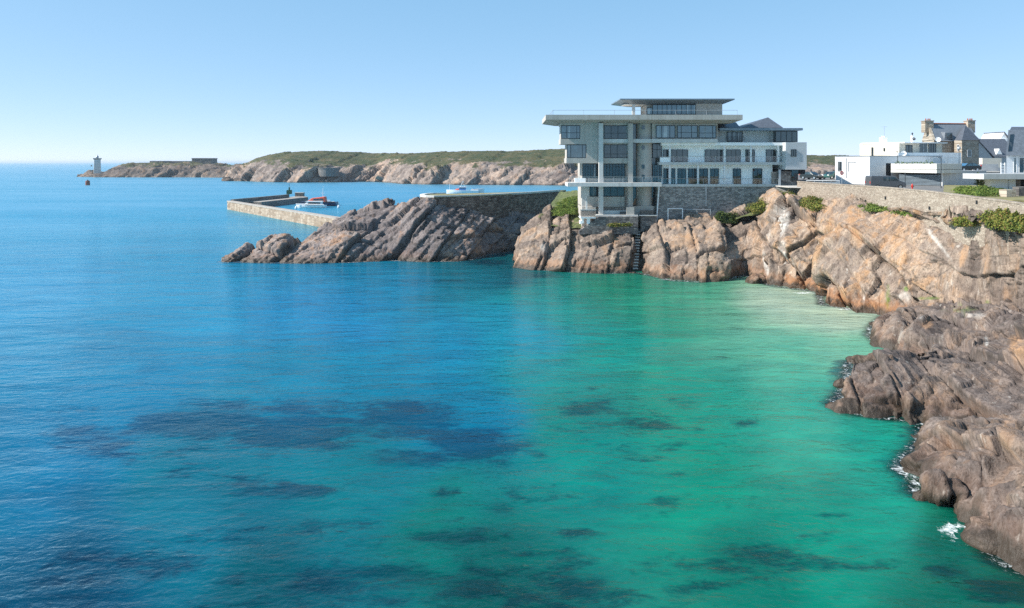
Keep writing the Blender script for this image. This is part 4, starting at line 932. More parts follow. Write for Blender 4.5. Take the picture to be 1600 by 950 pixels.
ms_ = MB(); ms_.tube((c.x+.9, c.y, 3.5), (c.x+.9, c.y, 6.6), .07); ms_.tube((c.x+.2, c.y, 4.9), (c.x+1.6, c.y, 4.9), .06); ms_.tube((c.x+.9, c.y, 6.6), (c.x+1.2, c.y, 7.8), .03); ms_.build('mast', M['white_paint'], lb)
MB().tube((c.x-7, c.y-1.9, 1.5), (c.x+6, c.y-2.2, 1.5), .16).build('fender', M['rubber'], lb)
wb = thing('white_boat', 'white cabin motorboat with dark windows moored beside the breakwater', 'boat', W(488, 324.8))
c = W(488, 324.6); hull_mesh(11, 3.4, 1.0, None, 'hull', wb, (c.x, c.y, 0), -1, mat=M['white_paint'])
MB().tube((c.x-5.8, c.y-1.0, 1.5), (c.x+4.8, c.y-1.72, 1.2), .14).build('gunwale', M['white_paint'], wb)
mb = MB(); mb.hexa([(c.x-3,c.y-1.2,1.2),(c.x+3.6,c.y-1.3,1.2),(c.x+3.6,c.y+1.3,1.2),(c.x-3,c.y+1.2,1.2)], [(c.x-1.6,c.y-1.1,2.3),(c.x+3.6,c.y-1.2,2.3),(c.x+3.6,c.y+1.2,2.3),(c.x-1.6,c.y+1.1,2.3)]); ca = mb.build('cabin', M['white_paint'], wb)
MB().box(c.x-1.2, c.x+3.3, c.y-1.34, c.y-1.0, 1.55, 2.05).build('window', M['glass_dark'], ca); MB().box(c.x-2.2, c.x+3.9, c.y-1.4, c.y+1.4, 2.304, 2.45).build('roof', M['white_paint'], ca)
rb = thing('dark_boat', 'low dark workboat with white deck boxes beside the rescue boat', 'boat', W(510, 319.6))
c = W(511, 319.4); hull_mesh(8, 2.8, .9, None, 'hull', rb, (c.x, c.y, 0), 1, mat=M['navy_paint'])
MB().box(c.x-.6, c.x+1.2, c.y-.8, c.y+.8, .8, 1.7).build('console', M['white_paint'], rb); MB().box(c.x+1.9, c.x+2.9, c.y-.6, c.y+.6, .9, 1.25).build('deck_box', M['white_paint'], rb)
fb = thing('fishing_boat', 'white fishing boat with blue wheelhouse seen beyond the curved terrace', 'boat', PZ(725, 303.5, 0))
c = PZ(725, 303.0, 0); hull_mesh(17, 5, 2.0, None, 'hull', fb, (c.x, c.y, 0), -1, mat=M['white_paint'])
mb = MB(); mb.box(c.x-2.4, c.x+1.0, c.y-1.4, c.y+1.4, 2.0, 3.6); ca = mb.build('wheelhouse', M['blue_paint'], fb); MB().box(c.x-2.2, c.x+.8, c.y-1.45, c.y-1.2, 2.9, 3.4).build('window', M['glass_sky'], ca); MB().box(c.x-2.7, c.x+1.3, c.y-1.6, c.y+1.6, 3.604, 3.75).build('roof', M['white_paint'], ca)
MB().hexa([(c.x-5,c.y-1,1.9),(c.x-2.6,c.y-1,1.9),(c.x-2.6,c.y+1,1.9),(c.x-5,c.y+1,1.9)], [(c.x-4.2,c.y-.6,2.7),(c.x-2.6,c.y-.8,2.9),(c.x-2.6,c.y+.8,2.9),(c.x-4.2,c.y+.6,2.7)]).build('foredeck', M['orange_paint'], fb)
ms_ = MB(); ms_.tube((c.x-2.8, c.y, 2), (c.x-.4, c.y, 7.0), .09); ms_.tube((c.x-.4, c.y, 7.0), (c.x+.4, c.y, 3.6), .06); ms_.tube((c.x-7.6, c.y, 1.8), (c.x-7.6, c.y, 5.6), .08); ms_.build('mast', M['white_paint'], fb)
td = thing('dinghy', 'light blue tilted dinghy moored right of the fishing boat', 'boat', PZ(744, 302, 0))
c = PZ(744, 302.4, 0); hull_mesh(7, 2.6, 2.3, None, 'hull', td, (c.x+.5, c.y, .2), 1, mat=M['lamp_glass']); MB().box(c.x-1.6, c.x-.4, c.y-.9, c.y+.9, 2.3, 2.7).build('thwart', M['blue_paint'], td)
nb = thing('navigation_buoy', 'rusty red barrel buoy floating alone near the lighthouse', 'buoy', W(137, 289))
c = W(137, 289.2); MB().lathe((c.x, c.y, 0), [(1.5, -.6), (1.5, 2.9), (1.25, 3.2)], 16).build('float', M['buoy_rust'], nb); MB().lathe((c.x, c.y, 3.2), [(.7, 0), (.5, .5), (.15, .8)], 10).build('top_mark', M['dark_metal'], nb)
for q, l in (((527.5, 319.3), 'white mooring buoy right of the dark workboat, the larger upper one'), ((529, 324.6), 'white mooring buoy right of the boats, the small lower one'), ((462.5, 326.2), 'white mooring buoy between the white boat and breakwater')):
    c = W(*q); r_ = .75 if 'larger' in l else .45
    o = thing('mooring_buoy', l, 'buoy', c, 'mooring buoys in the small harbour')
    MB().lathe((c.x, c.y, 0), [(r_*.5, -.3), (r_, .1), (r_*.95, .5), (r_*.5, .95), (.08, 1.05)], 12).build('float', M['white_paint'], o, smooth=True); MB().tube((c.x, c.y, 1.0), (c.x, c.y, 1.35), .07).build('ring', M['dark_metal'], o)

# ------------------------------------------------------------------ lighthouse, fort, battery
YL = 800
lt = thing('lighthouse', 'square pale stone lighthouse tower at the left tip of the islet', 'lighthouse', P(147, 270, YL))
s_ = YL/FPX; c = P(147.2, 274, YL); a0 = P(140.6, 0, YL).x; a1 = P(153.6, 0, YL).x; hw = (a1-a0)/2/1.35
def sq(w, z, rot=R(32)):
    return [(c.x+w*math.sqrt(2)*math.cos(rot+R(45)+i*math.pi/2), c.y+6+w*math.sqrt(2)*math.sin(rot+R(45)+i*math.pi/2), z) for i in range(4)]
ztop = P(0, 249.3, YL).z; z0 = P(0, 276, YL).z
MB().hexa(sq(hw*1.05, z0), sq(hw*.93, ztop)).build('tower', M['concrete_light'], lt)
MB().hexa(sq(hw*1.02, ztop+.01), sq(hw*1.22, ztop+.9)).build('gallery_cornice', M['granite'], lt); MB().hexa(sq(hw*1.22, ztop+.91), sq(hw*1.22, ztop+1.7)).build('parapet', M['granite'], lt)
lan = MB().lathe((c.x, c.y+6, ztop+1.71), [(1.3, 0), (1.3, 1.6), (1.5, 1.65), (.9, 2.6), (.25, 2.9)], 12).build('lantern', M['zinc'], lt); MB().tube((c.x, c.y+6, ztop+4.5), (c.x, c.y+6, ztop+5.6), .14).build('finial', M['dark_metal'], lan)
for zz in (.3, .6): MB().box(c.x-hw*.9, c.x-hw*.9+.9, c.y-1.3, c.y-.3, z0+(ztop-z0)*zz, z0+(ztop-z0)*zz+1.6).build('window', M['glass_dark'], lt)
ft = thing('fort_ruin', 'low grey fort wall with earth rampart on the islet middle', 'fort', P(240, 262, 845))
MB().pbox(217, 236, 254.2, 268, 842, 858).build('wall', M['fort_stone'], ft); MB().pbox(234, 254.5, 251.4, 270, 840, 860).build('bastion', M['fort_stone'], ft); MB().pbox(254, 298, 251.6, 262, 862, 866).build('rampart', M['fort_stone'], ft)
tag(MB().pbox(197, 217, 256.8, 266, 842, 846).build('low_wall', M['fort_stone']), 'low broken wall left of the fort on the islet', 'wall')
gh = thing('blockhouse', 'square flat roofed stone blockhouse on the islet crest', 'fort', P(315, 258, 850))
MB().pbox(299.6, 329.6, 248.0, 266, 846, 864).build('wall', M['fort_stone'], gh); MB().pbox(299.2, 330, 247.0, 247.97, 845.5, 864.5).build('parapet', M['fort_stone'], gh); MB().pbox(313, 314.5, 249, 266, 845.6, 845.99).build('buttress', M['fort_stone'], gh)
bt = thing('stone_battery', 'half round dark stone battery dug into the headland cliff', 'fort', P(514, 268, 580))
c = P(513.5, 270, 596); MB().lathe((c.x, c.y, c.z), [(8.6, -3), (8.6, 3.6), (9.0, 3.65), (9.0, 4.3)], 24).build('wall', M['fort_stone'], bt)

# ------------------------------------------------------------------ ground behind the cliff, road, stone wall
WT = [(1245.5,282.8,112.),(1300,287,103.),(1345,289.6,94.),(1382,292,88.),(1450,298,79.),(1500,304.5,73.),(1550,311,68.),(1600,318,63.5),(1660,328,59.),(1780,350,52.),(2100,395,43.),(2600,440,37.)]
top = [P(*q) for q in WT]
road = [(p.x+.3, p.y+.2) for p in top]
mb = MB(); rp = road + [(150, 37), (190, 120), (190, 210), (44, 210), (44, 118)]
mb.prism(rp, 9, 13.0); tag(mb.build('road', M['asphalt']), kind='structure')
wl = thing('coastal_wall', 'long pale stone wall holding the road above the right cliff', 'wall', top[0]-Vector((0,0,4)))
def thick(mb, pts, w, zt, zb):
    nv = []
    for i, p in enumerate(pts):
        t = (pts[min(i+1, len(pts)-1)]-pts[max(i-1, 0)]); t.z = 0; t.normalize(); nv.append(Vector((-t.y, t.x, 0)))
    for i in range(len(pts)-1):
        a, b, na, nb_ = pts[i], pts[i+1], nv[i], nv[i+1]
        L_ = lambda p, n, z: (p.x+n.x*w, p.y+n.y*w, z(p))
        bot = [(a.x, a.y, zb(a)), (b.x, b.y, zb(b)), (b.x+nb_.x*w, b.y+nb_.y*w, zb(b)), (a.x+na.x*w, a.y+na.y*w, zb(a))]
        tp = [(q[0], q[1], zt(v)) for q, v in zip(bot, (a, b, b, a))]
        mb.hexa(bot, tp)
mb = MB(); thick(mb, top, .6, lambda p: p.z-.14, lambda p: p.z-5); mb.build('wall_face', M['wall_stone_pale'], wl)
mb = MB(); thick(mb, [p+Vector((-.05, -.05, 0)) for p in top], .7, lambda p: p.z, lambda p: p.z-.136); mb.build('coping', M['wall_stone_pale'], wl)
rng = random.Random(4)
for px, py in ((1384,309),(1400,317),(1418,324),(1433,325),(1453,325),(1527,316),(1414,306),(1353,314)):
    k = max(i for i in range(len(WT)-1) if WT[i][0] <= px); f = (px-WT[k][0])/(WT[k+1][0]-WT[k][0]); Y = top[k].lerp(top[k+1], f).y
    p = P(px, py, Y); MB().box(p.x-.10, p.x+.12, p.y-.16, p.y+.12, p.z-.18, p.z+.18).build('weep_hole', M['dark_interior'], wl)
tag(MB().prism([(44,112),(48,109),(60,116),(60,121),(44,121)], 12.9, 13.06).build('pavement', M['pale_paving']), kind='structure')
# ground between the building, the rocks and the platform
def ground_sheet(name, quad, n=(26, 18), mat='bank_grass', amp=.35, seed=0):
    Q = [np.array(P(*q)) for q in quad]; u, v = np.meshgrid(np.linspace(0, 1, n[0]), np.linspace(0, 1, n[1]), indexing='ij'); u = u[..., None]; v = v[..., None]
    G = Q[0]*(1-u)*(1-v)+Q[1]*u*(1-v)+Q[2]*u*v+Q[3]*(1-u)*v; p = G.reshape(-1, 3); p[:, 2] += amp*fbm(p/1.5, 4, seed)
    return tag(npmesh(name, p, grid_faces(*n), M[mat]), kind='structure')
ground_sheet('bank_ground', [(838,352,122),(912,356,119),(912,296,138),(874,300,152)], seed=2)
ground_sheet('terrace_ground', [(905,374,116),(1230,364,115),(1230,350,121),(905,362,121)], seed=3)
ground_sheet('verge_ground', [(1150,342,112.5),(1255,318,108),(1262,300,119),(1150,330,121)], seed=4)
patch('scrub_bank', [(842,342,124),(875,318,136),(908,300,138),(908,338,122),(885,336,124)], M['scrub_green'], 'green scrub covering the bank between curved terrace and concrete building', n=80, r=(.7,1.4), h=(.3,.65), seed=1)
patch('scrub', [(942,352,115.2),(975,349,115.6),(996,352,115.4),(960,354,115)], M['scrub_leaf'], 'small yellow green scrub on rock below the white terrace', n=14, r=(.5,.9), h=(.3,.6), seed=2)
leaves('round_bush', [(tuple(P(1136, 348, 115)), 1.9, 1.5, 1.7), (tuple(P(1128, 346, 115.6)), 1.3, 1.1, 1.3), (tuple(P(1146, 349, 115.4)), 1.2, 1., 1.1)], M['bush_dark'], 'round dark green bush at the foot of the retaining wall', 'bush', 260, .16, 3)
leaves('small_bush', [(tuple(P(1108, 350, 116.2)), 1.2, .8, .8), (tuple(P(1116, 346, 116.8)), .8, .7, .7)], M['bush_dark'], 'small dark bush left of the round bush by the wall', 'bush', 220, .14, 4)
patch('scrub', [(1176,334,111),(1195,316,112.5),(1214,303,114),(1246,301,113),(1248,318,107.5),(1215,326,108),(1190,336,110)], M['scrub_leaf'], 'big yellow green scrub mound where retaining wall meets pale road wall', n=170, r=(1.,1.8), h=(.7,1.5), seed=5)
patch('scrub', [(1250,314,105.5),(1262,308,108),(1305,322,97),(1290,334,99),(1270,328,101.5)], M['scrub_leaf'], 'dark olive scrub sloping down along the left end of the pale road wall', n=70, r=(.8,1.3), h=(.5,.9), seed=6)
patch('scrub', [(1326,324,93),(1345,317,93.2),(1396,327,87),(1388,331,86.6),(1336,328,91.5)], M['scrub_green'], 'thin green scrub strip on cliff edge below the road wall middle', n=48, r=(.55,.95), h=(.3,.6), seed=7)
patch('scrub', [(1398,331,85.5),(1420,328,84),(1446,337,80),(1425,337,82)], M['scrub_green'], 'small low scrub on cliff edge right of the thin strip', n=34, r=(.5,.8), h=(.3,.5), seed=8)
patch('scrub', [(1488,352,72),(1500,340,73.5),(1528,332,71.2),(1530,352,69.5),(1505,356,71)], M['scrub_leaf'], 'ragged scrub hanging over the cliff crack beside the biggest thicket', n=36, r=(.5,.9), h=(.4,.8), seed=9)
patch('scrub', [(1534,346,69.5),(1540,324,70),(1580,322,67),(1625,338,62.5),(1640,366,60),(1600,366,62),(1560,366,65.5)], M['scrub_leaf'], 'large brown and green thicket on the cliff top at the right edge', n=130, r=(.7,1.3), h=(.5,1.1), seed=10)
#@@PART3
# ------------------------------------------------------------------ houses on the right
def V2(px, Y): return Vector(((px-800)/FPX*Y, Y))
def on_face(A, B, px):
    d = B-A; k = (px-800)/FPX; u = (k*A.y-A.x)/(d.x-k*d.y); return A+d*u
def fz(A, B, px, py): return HCAM-(py-HY)/FPX*on_face(A, B, px).y
def fbox(mb, A, B, px0, px1, py0, py1, o0, o1):
    """box on the wall face A-B (seen left to right) between offsets o0 and o1 outward"""
    d = (B-A).normalized(); n = Vector((d.y, -d.x)); a = on_face(A, B, px0); b = on_face(A, B, px1); pm = (px0+px1)/2
    mb.prism([tuple(a+n*o0), tuple(b+n*o0), tuple(b+n*o1), tuple(a+n*o1)], fz(A, B, pm, py1), fz(A, B, pm, py0)); return mb
def fwin(par, A, B, px0, px1, py0, py1, mat='glass_dark', cols=1, fmat='window_frame', fr=.35):
    g = fbox(MB(), A, B, px0, px1, py0, py1, -.05, .03).build('window', M[mat], par); f = MB()
    fbox(f, A, B, px0-fr, px1+fr, py0-fr, py0+fr, .031, .08); fbox(f, A, B, px0-fr, px1+fr, py1-fr, py1+fr, .031, .08)
    for i in range(cols+1):
        x = px0+(px1-px0)*i/cols; fbox(f, A, B, x-fr*.8, x+fr*.8, py0+fr, py1-fr, .033, .075)
    f.build('frame', M[fmat], g); return g
def body(par, pts, z0, z1, mat, name='wall'): return MB().prism([tuple(p) for p in pts], z0, z1).build(name, M[mat], par)

# white cube house
A, C, D = V2(1306, 129), V2(1359, 125), V2(1472, 128)
h = thing('white_house', 'bright white flat roofed house with blank shaded side beyond the grey van', 'house', (C.x, C.y, 13))
zt = HCAM-(244-HY)/FPX*125
body(h, [A, C, D, D+Vector((2, 6)), A+Vector((4, 9))], 12.9, zt, 'white_paint')
MB().prism([tuple(p) for p in (A+Vector((-.08, -.06)), C+Vector((0, -.1)), D+Vector((.1, -.08)), D+Vector((2, 6)), A+Vector((4, 9)))], zt+.003, zt+.1).build('roof_edge', M['zinc'], h)
fwin(h, A, C, 1309.3, 1315, 252.6, 267, 'glass', 1, 'rail_metal'); w = fbox(MB(), A, C, 1326, 1336, 253.2, 267.4, -.02, .03).build('roller_shutter', M['white_paint'], h)
f = MB(); fbox(f, A, C, 1325.4, 1326.2, 252.6, 267.6, .0, .1); fbox(f, A, C, 1325.4, 1336.4, 252.4, 253.2, .0, .12); f.build('frame', M['rail_metal'], w)
fbox(MB(), A, C, 1322.4, 1323.1, 247, 278, .0, .08).build('drain_pipe', M['rail_metal'], h)
fbox(MB(), C, D, 1384.3, 1392, 255, 279, .0, .02).build('doorway', M['dark_interior'], h)
# cream house above it
A, C, D = V2(1347, 139), V2(1405, 134), V2(1472, 137)
h = thing('cream_house', 'cream house with flat roof and terrace glazing above the white house', 'house', (C.x, C.y, 17))
zt = HCAM-(223.6-HY)/FPX*134
body(h, [A, C, D, D+Vector((2, 6)), A+Vector((4, 9))], 13, zt, 'cream_render')
d_ = MB().prism([tuple(p) for p in (A+Vector((-.1, -.1)), C+Vector((0, -.15)), C+Vector((.4, -1.1)), D+Vector((.4, -1.1)), D+Vector((2, 6)), A+Vector((4, 9)))], zt+.003, zt+.16).build('roof', M['white_render'], h)
fwin(h, A, C, 1362, 1364.2, 230.5, 243.5, 'glass_dark'); fwin(h, A, C, 1380.8, 1382.6, 231.5, 236, 'glass_dark')
fwin(h, C, D, 1415, 1425, 226.8, 239, 'glass_dark', 2); fwin(h, C, D, 1436.5, 1448, 223.6, 239, 'glass', 2, 'rail_metal'); fwin(h, C, D, 1451, 1462, 224.5, 238, 'glass_dark', 3)
q = P(1380, 223, 138); ch = MB().box(q.x-.5, q.x+.55, q.y-.5, q.y+.5, q.z-.3, q.z+1.0).build('chimney', M['white_render'], h)
for dx in (-.22, .22): MB().lathe((q.x+dx, q.y, q.z+1.003), [(.14, 0), (.12, .32)], 10).build('chimney_pot', M['white_render'], ch)
q = P(1425.5, 222, 137); ch = MB().box(q.x-.17, q.x+.17, q.y-.17, q.y+.17, q.z-.3, q.z+1.3).build('flue', M['white_render'], h); MB().lathe((q.x, q.y, q.z+1.303), [(.1, 0), (.1, .3), (.2, .35), (.05, .55)], 10).build('flue_cap', M['dark_metal'], ch)
def dish(px, py, Y, r, label, mat='white_paint'):
    p = P(px, py, Y); o = thing('satellite_dish', label, 'satellite dish', p)
    mb = MB(); n = 14
    aim = Vector((-.25, -.9, .35)).normalized(); u = aim.orthogonal().normalized(); w = aim.cross(u)
    rings = [[p+(u*math.cos(t)+w*math.sin(t))*r*k+aim*(.3*r*k*k) for t in [2*math.pi*i/n for i in range(n)]] for k in (.05, .5, 1)]
    for a, b in zip(rings[:-1], rings[1:]):
        for i in range(n): mb.face([a[i], a[(i+1)%n], b[(i+1)%n], b[i]])
    mb.face(rings[0]); mb.build('reflector', M[mat], o); MB().tube(p-aim*.02, p-Vector((0,-.2,r*1.3)), .05).build('bracket', M['rail_metal'], o); MB().tube(p-w*r*.6+aim*.1, p+aim*r*.9, .025).build('feed_arm', M['rail_metal'], o)
dish(1428, 217.2, 136.3, .3, 'small dark satellite dish on the thin white flue', 'dark_metal'); dish(1465.5, 218.3, 139, .5, 'white satellite dish in front of the stone house gable'); dish(1411.5, 240, 130.2, .5, 'white satellite dish on the pale terrace wall')
an = thing('tv_antenna', 'thin tall TV antenna on the white chimney of the cream house', 'antenna', P(1382, 216, 138)); q = P(1381.6, 218, 138.2)
MB().tube(q, P(1381.6, 197.5, 138.2), .035).build('mast', M['rail_metal'], an); mb = MB(); t_ = P(1381.6, 198.2, 138.2)
mb.tube(t_+Vector((-.5, 0, 0)), t_+Vector((.5, 0, .05)), .02)
for i in range(6): mb.tube(t_+Vector((-.45+.18*i, -.25, .02)), t_+Vector((-.45+.18*i, .25, .02)), .012)
mb.build('aerial', M['rail_metal'], an)
A, C = V2(1403.5, 130), V2(1502, 131)
tw = thing('terrace_wall', 'pale blue shaded terrace wall with railing between cream house and garage', 'wall', (A.x, A.y, 14))
body(tw, [A, C, C+Vector((0, 2.5)), A+Vector((0, 2.5))], 13, HCAM-(238.5-HY)/FPX*130, 'white_render')
# garage with concrete terrace on top
A, C, D = V2(1392, 124), V2(1463.5, 116), V2(1503, 118)
h = thing('garage', 'concrete garage with cantilevered terrace slab and grey slatted gate', 'garage', (C.x, C.y, 13))
z1, z0 = 16.72, 15.15
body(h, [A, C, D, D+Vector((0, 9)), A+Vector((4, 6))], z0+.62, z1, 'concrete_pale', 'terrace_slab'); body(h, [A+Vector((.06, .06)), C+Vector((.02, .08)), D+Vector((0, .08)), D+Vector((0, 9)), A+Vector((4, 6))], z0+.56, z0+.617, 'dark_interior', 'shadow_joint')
body(h, [A, C, D, D+Vector((0, 9)), A+Vector((4, 6))], z0, z0+.557, 'concrete_pale', 'terrace_slab')
A2, C2 = A+Vector((.9, .5)), C+Vector((.45, .55)); GA, GC = V2(1404, 122.9), V2(1471, 117.2)
body(h, [GA+Vector((1.2, .6)), GC+Vector((1.4, .7)), GC+Vector((2, 6)), GA+Vector((3, 5))], 12.9, z0-.003, 'dark_interior', 'back_wall')
gt = fbox(MB(), GA, GC, 1404.5, 1470.5, 272.5, 300, -.1, -.06).build('gate', M['dark_metal'], h); mb = MB()
for i in range(13): fbox(mb, GA, GC, 1405, 1470, 273.5+i*2.05, 274.6+i*2.05, -.058, .0)
mb.build('slats', M['zinc'], gt)
fbox(MB(), GA, GC, 1470.6, 1472.6, 268, 300, -.2, .05).build('post', M['white_paint'], h)
WA, WB = V2(1472.6, 117.3), V2(1541, 119)
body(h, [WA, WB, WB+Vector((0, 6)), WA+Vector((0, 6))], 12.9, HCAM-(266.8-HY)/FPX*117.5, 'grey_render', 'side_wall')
RA, RB = V2(1452, 117.8), V2(1503, 118.4); railing(h, [(RA.x, RA.y, z1), (RB.x, RB.y, z1)], 1.0, True, 2.5)
leaves('terrace_plants', [(tuple(P(q, 255.6, 124.2-.112*(q-1392))), .5, .22, .22+.3*((q*7)%5)/5) for q in range(1402, 1458, 9)], M['scrub_green'], 'row of small green plants on the concrete garage terrace edge', 'plants', 160, .08, 12)
pc_pos = P(1511, 266, 124)
# old stone house
h = thing('stone_house', 'old stone house with steep slate roof and two tall chimneys', 'house', P(1490, 240, 150))
def loc(px, Y, z): return Vector(((px-800)/FPX*Y, Y, z))
zE, zR = 21.7, 25.3
L0, L1, Lr = loc(1459.5, 150, zE), loc(1441, 157.5, zE), loc(1450, 153.6, zR)
E0, E1, Er = loc(1527, 151.5, zE), loc(1508, 158.5, zE), loc(1515, 155, zR)
mb = MB(); g = lambda p, z: (p.x, p.y, z)
mb.hexa([g(L0,13), g(E0,13), g(E1,13), g(L1,13)], [L0, E0, E1, L1]); mb.face([L0, L1, Lr+Vector((0,0,-.1))]); mb.face([E1, E0, Er]); mb.build('wall', M['house_stone'], h)
mb = MB(); o = Vector((0, -.3, -.25)); mb.face([L0+o, E0+o, Er+Vector((0,0,.05)), Lr+Vector((0,0,.05))]); mb.face([E1, L1, Lr+Vector((0,0,.05)), Er+Vector((0,0,.05))])
rf = mb.build('roof', M['slate_light'], h); MB().tube(Lr+Vector((.6,0,.1)), Er+Vector((0,0,.1)), .14).build('ridge', M['terracotta'], rf)
for px, Y, top_, wd_2 in ((1450, 153.4, 188.4, 1.05), (1515.5, 154.8, 188.2, .9)):
    q = loc(px, Y, zR-1.4); zt = HCAM-(top_-HY)/FPX*Y; c_ = MB().box(q.x-wd_2, q.x+wd_2*.75, Y-.75, Y+.75, q.z-.5, zt-.2).build('chimney', M['house_stone'], h); MB().box(q.x-wd_2-.1, q.x+wd_2*.75+.1, Y-.85, Y+.85, zt-.197, zt).build('chimney_cap', M['house_stone'], c_)
    for dx in (-.5, 0, .4): MB().lathe((q.x+dx, Y, zt+.003), [(.15, 0), (.11, .45)], 10).build('chimney_pot', M['terracotta'], c_)
# gable shoulder hiding behind the left chimney
mb = MB(); mb.face([L0+Vector((-.15,-.1,0)), L1+Vector((-.15,0,0)), Lr+Vector((-.15,0,.15))]); mb.face([L0+Vector((-.15,-.1,0)), Lr+Vector((-.15,0,.15)), Lr+Vector((.3,0,.15)), L0+Vector((.3,-.1,.02))]); mb.build('gable_coping', M['house_stone'], h)
F0, F1, Fb, Fc = loc(1503, 147, 0), loc(1529, 147.6, 0), loc(1529, 152, 0), loc(1491, 149.9, 0)
mb = MB(); mb.prism([(F0.x,F0.y),(F1.x,F1.y),(Fb.x,Fb.y),(Fc.x,Fc.y)], 13, zE-.15); mb.build('front_wing', M['house_stone'], h)
mb = MB(); a0, a1, a2, a3 = [Vector((p.x, p.y, zE-.15)) for p in (F0, F1, Fb, Fc)]; a0 += Vector((-.15,-.25,0)); a1 += Vector((.25,-.2,0)); r0 = loc(1508.5, 149.6, 24.75); r1 = loc(1504, 153.5, 24.75)
for f_ in ([a0, a1, r0], [a3, a0, r0, r1], [a1, a2+Vector((.2,0,0)), r1, r0]): mb.face(f_)
mb.build('hipped_roof', M['slate'], h)
fA, fB = Vector((F0.x, F0.y)), Vector((F1.x, F1.y)); fwin(h, fA, fB, 1511.2, 1517.2, 234.3, 245, 'glass_dark', 1, 'white_paint', .28); fwin(h, Vector((Fc.x, Fc.y)), fA, 1496, 1499, 226, 236, 'glass_dark', 1, 'white_paint', .3)
dz = loc(1482, 150.6, 22.2); MB().hexa([(dz.x-1, dz.y-.2, 21.9), (dz.x+1, dz.y-.2, 21.9), (dz.x+1, dz.y+2, 22.4), (dz.x-1, dz.y+2, 22.4)], [(dz.x-.75, dz.y-.1, 23.3), (dz.x+.75, dz.y-.1, 23.3), (dz.x+.75, dz.y+2.2, 23.6), (dz.x-.75, dz.y+2.2, 23.6)]).build('dormer', M['slate_light'], h)
MB().box(dz.x-.6, dz.x+.6, dz.y-.32, dz.y-.2, 22.1, 23.1).build('dormer_window', M['glass_dark'], h)
sw = [loc(1529.3, 151, 13), loc(1551, 151, 13), loc(1551, 151, HCAM-(247-HY)/FPX*151), loc(1529.3, 151, HCAM-(220-HY)/FPX*151)]
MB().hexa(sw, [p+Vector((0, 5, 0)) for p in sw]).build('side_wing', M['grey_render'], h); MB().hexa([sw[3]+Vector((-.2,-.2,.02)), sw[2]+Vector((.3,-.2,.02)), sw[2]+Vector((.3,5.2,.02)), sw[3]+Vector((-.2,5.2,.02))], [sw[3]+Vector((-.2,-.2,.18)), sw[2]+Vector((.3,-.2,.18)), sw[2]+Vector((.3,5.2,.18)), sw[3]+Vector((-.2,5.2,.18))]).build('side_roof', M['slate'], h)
# houses farther back
h = thing('slate_house', 'dark slate roofed house behind the old stone house', 'house', P(1555, 240, 168))
a, b = loc(1527, 163, 18.3), loc(1590, 163, 18.3); zr_ = HCAM-(216.8-HY)/FPX*168
mb = MB(); mb.box(a.x, b.x, 163, 173, 13, 18.3); mb.build('wall', M['grey_render'], h)
MB().hexa([(a.x-.3,162.6,18.25),(b.x+.3,162.6,18.25),(b.x+.3,173.4,18.25),(a.x-.3,173.4,18.25)], [(a.x-.3,167.8,zr_),(b.x+.3,167.8,zr_),(b.x+.3,168.2,zr_),(a.x-.3,168.2,zr_)]).build('roof', M['slate'], h)
q = P(1556, 236, 164.2); MB().hexa([(q.x-.7,q.y-1.2,q.z-.8),(q.x+.7,q.y-1.2,q.z-.8),(q.x+.7,q.y+1,q.z-.8),(q.x-.7,q.y+1,q.z-.8)], [(q.x-.02,q.y-1.2,q.z+.5),(q.x+.02,q.y-1.2,q.z+.5),(q.x+.02,q.y+1,q.z+.5),(q.x-.02,q.y+1,q.z+.5)]).build('dormer', M['white_render'], h)
h = thing('white_gable_house', 'small far house with white gable and pale roof strip behind the slate house', 'house', P(1560, 215, 190))
MB().pbox(1538, 1574, 217, 226, 188, 196).build('wall', M['white_render'], h); q0, q1, q2 = P(1561, 218.9, 188.5), P(1576, 218.9, 188.5), P(1569, 207.5, 188.5)
MB().hexa([q0, q1, q2], [v+Vector((0, 8, 0)) for v in (q0, q1, q2)]).build('gable', M['white_render'], h); MB().hexa([q2+Vector((-.1,-.3,.05)), q1+Vector((.4,-.3,-.1)), q1+Vector((.4,8,-.1)), q2+Vector((-.1,8,.05))], [q2+Vector((-.1,-.3,.3)), q1+Vector((.4,-.3,.15)), q1+Vector((.4,8,.15)), q2+Vector((-.1,8,.3))]).build('roof', M['slate'], h)
# house at the right edge
h = thing('mansard_house', 'white house with steep pale slate mansard roof at the right edge', 'house', P(1600, 260, 100))
x0 = P(1572.5, 0, 100).x; x1 = x0+16; ze = HCAM-(243-HY)/FPX*100; zm = HCAM-(203-HY)/FPX*101.6
MB().prism([(x0,100),(x1,100),(x1,109),(x0+8.5,109)], 13, ze).build('wall', M['white_paint'], h)
MB().hexa([(x0-.35,99.6,ze+.003),(x1,99.6,ze+.003),(x1,109,ze+.003),(x0+8.3,109,ze+.003)], [(x0+1.4,101.6,zm),(x1,101.6,zm),(x1,108,zm),(x0+7.6,108,zm)]).build('mansard_roof', M['slate_light'], h)
MB().hexa([(x0+1.9,102,zm+.003),(x1,102,zm+.003),(x1,107,zm+.003),(x0+7,107,zm+.003)], [(x0+3.2,103.5,zm+.55),(x1,103.5,zm+.55),(x1,106,zm+.55),(x0+6.2,106,zm+.55)]).build('roof_cap', M['slate'], h)
def mp(px, py): # point on the sloped front
    z = HCAM-(py-HY)/FPX*100.5; t = (z-ze)/(zm-ze); y = 99.6+2*t-.06; return Vector(((px-800)/FPX*y, y, HCAM-(py-HY)/FPX*y))
ql = [mp(1575.3,236.5), mp(1581,235.5), mp(1584.3,209.5), mp(1578.8,210)]; MB().hexa([v+Vector((0,.15,0)) for v in ql], ql).build('roof_window', M['glass_dark'], h)
fa, fb = Vector((x0, 100.)), Vector((x1, 100.))
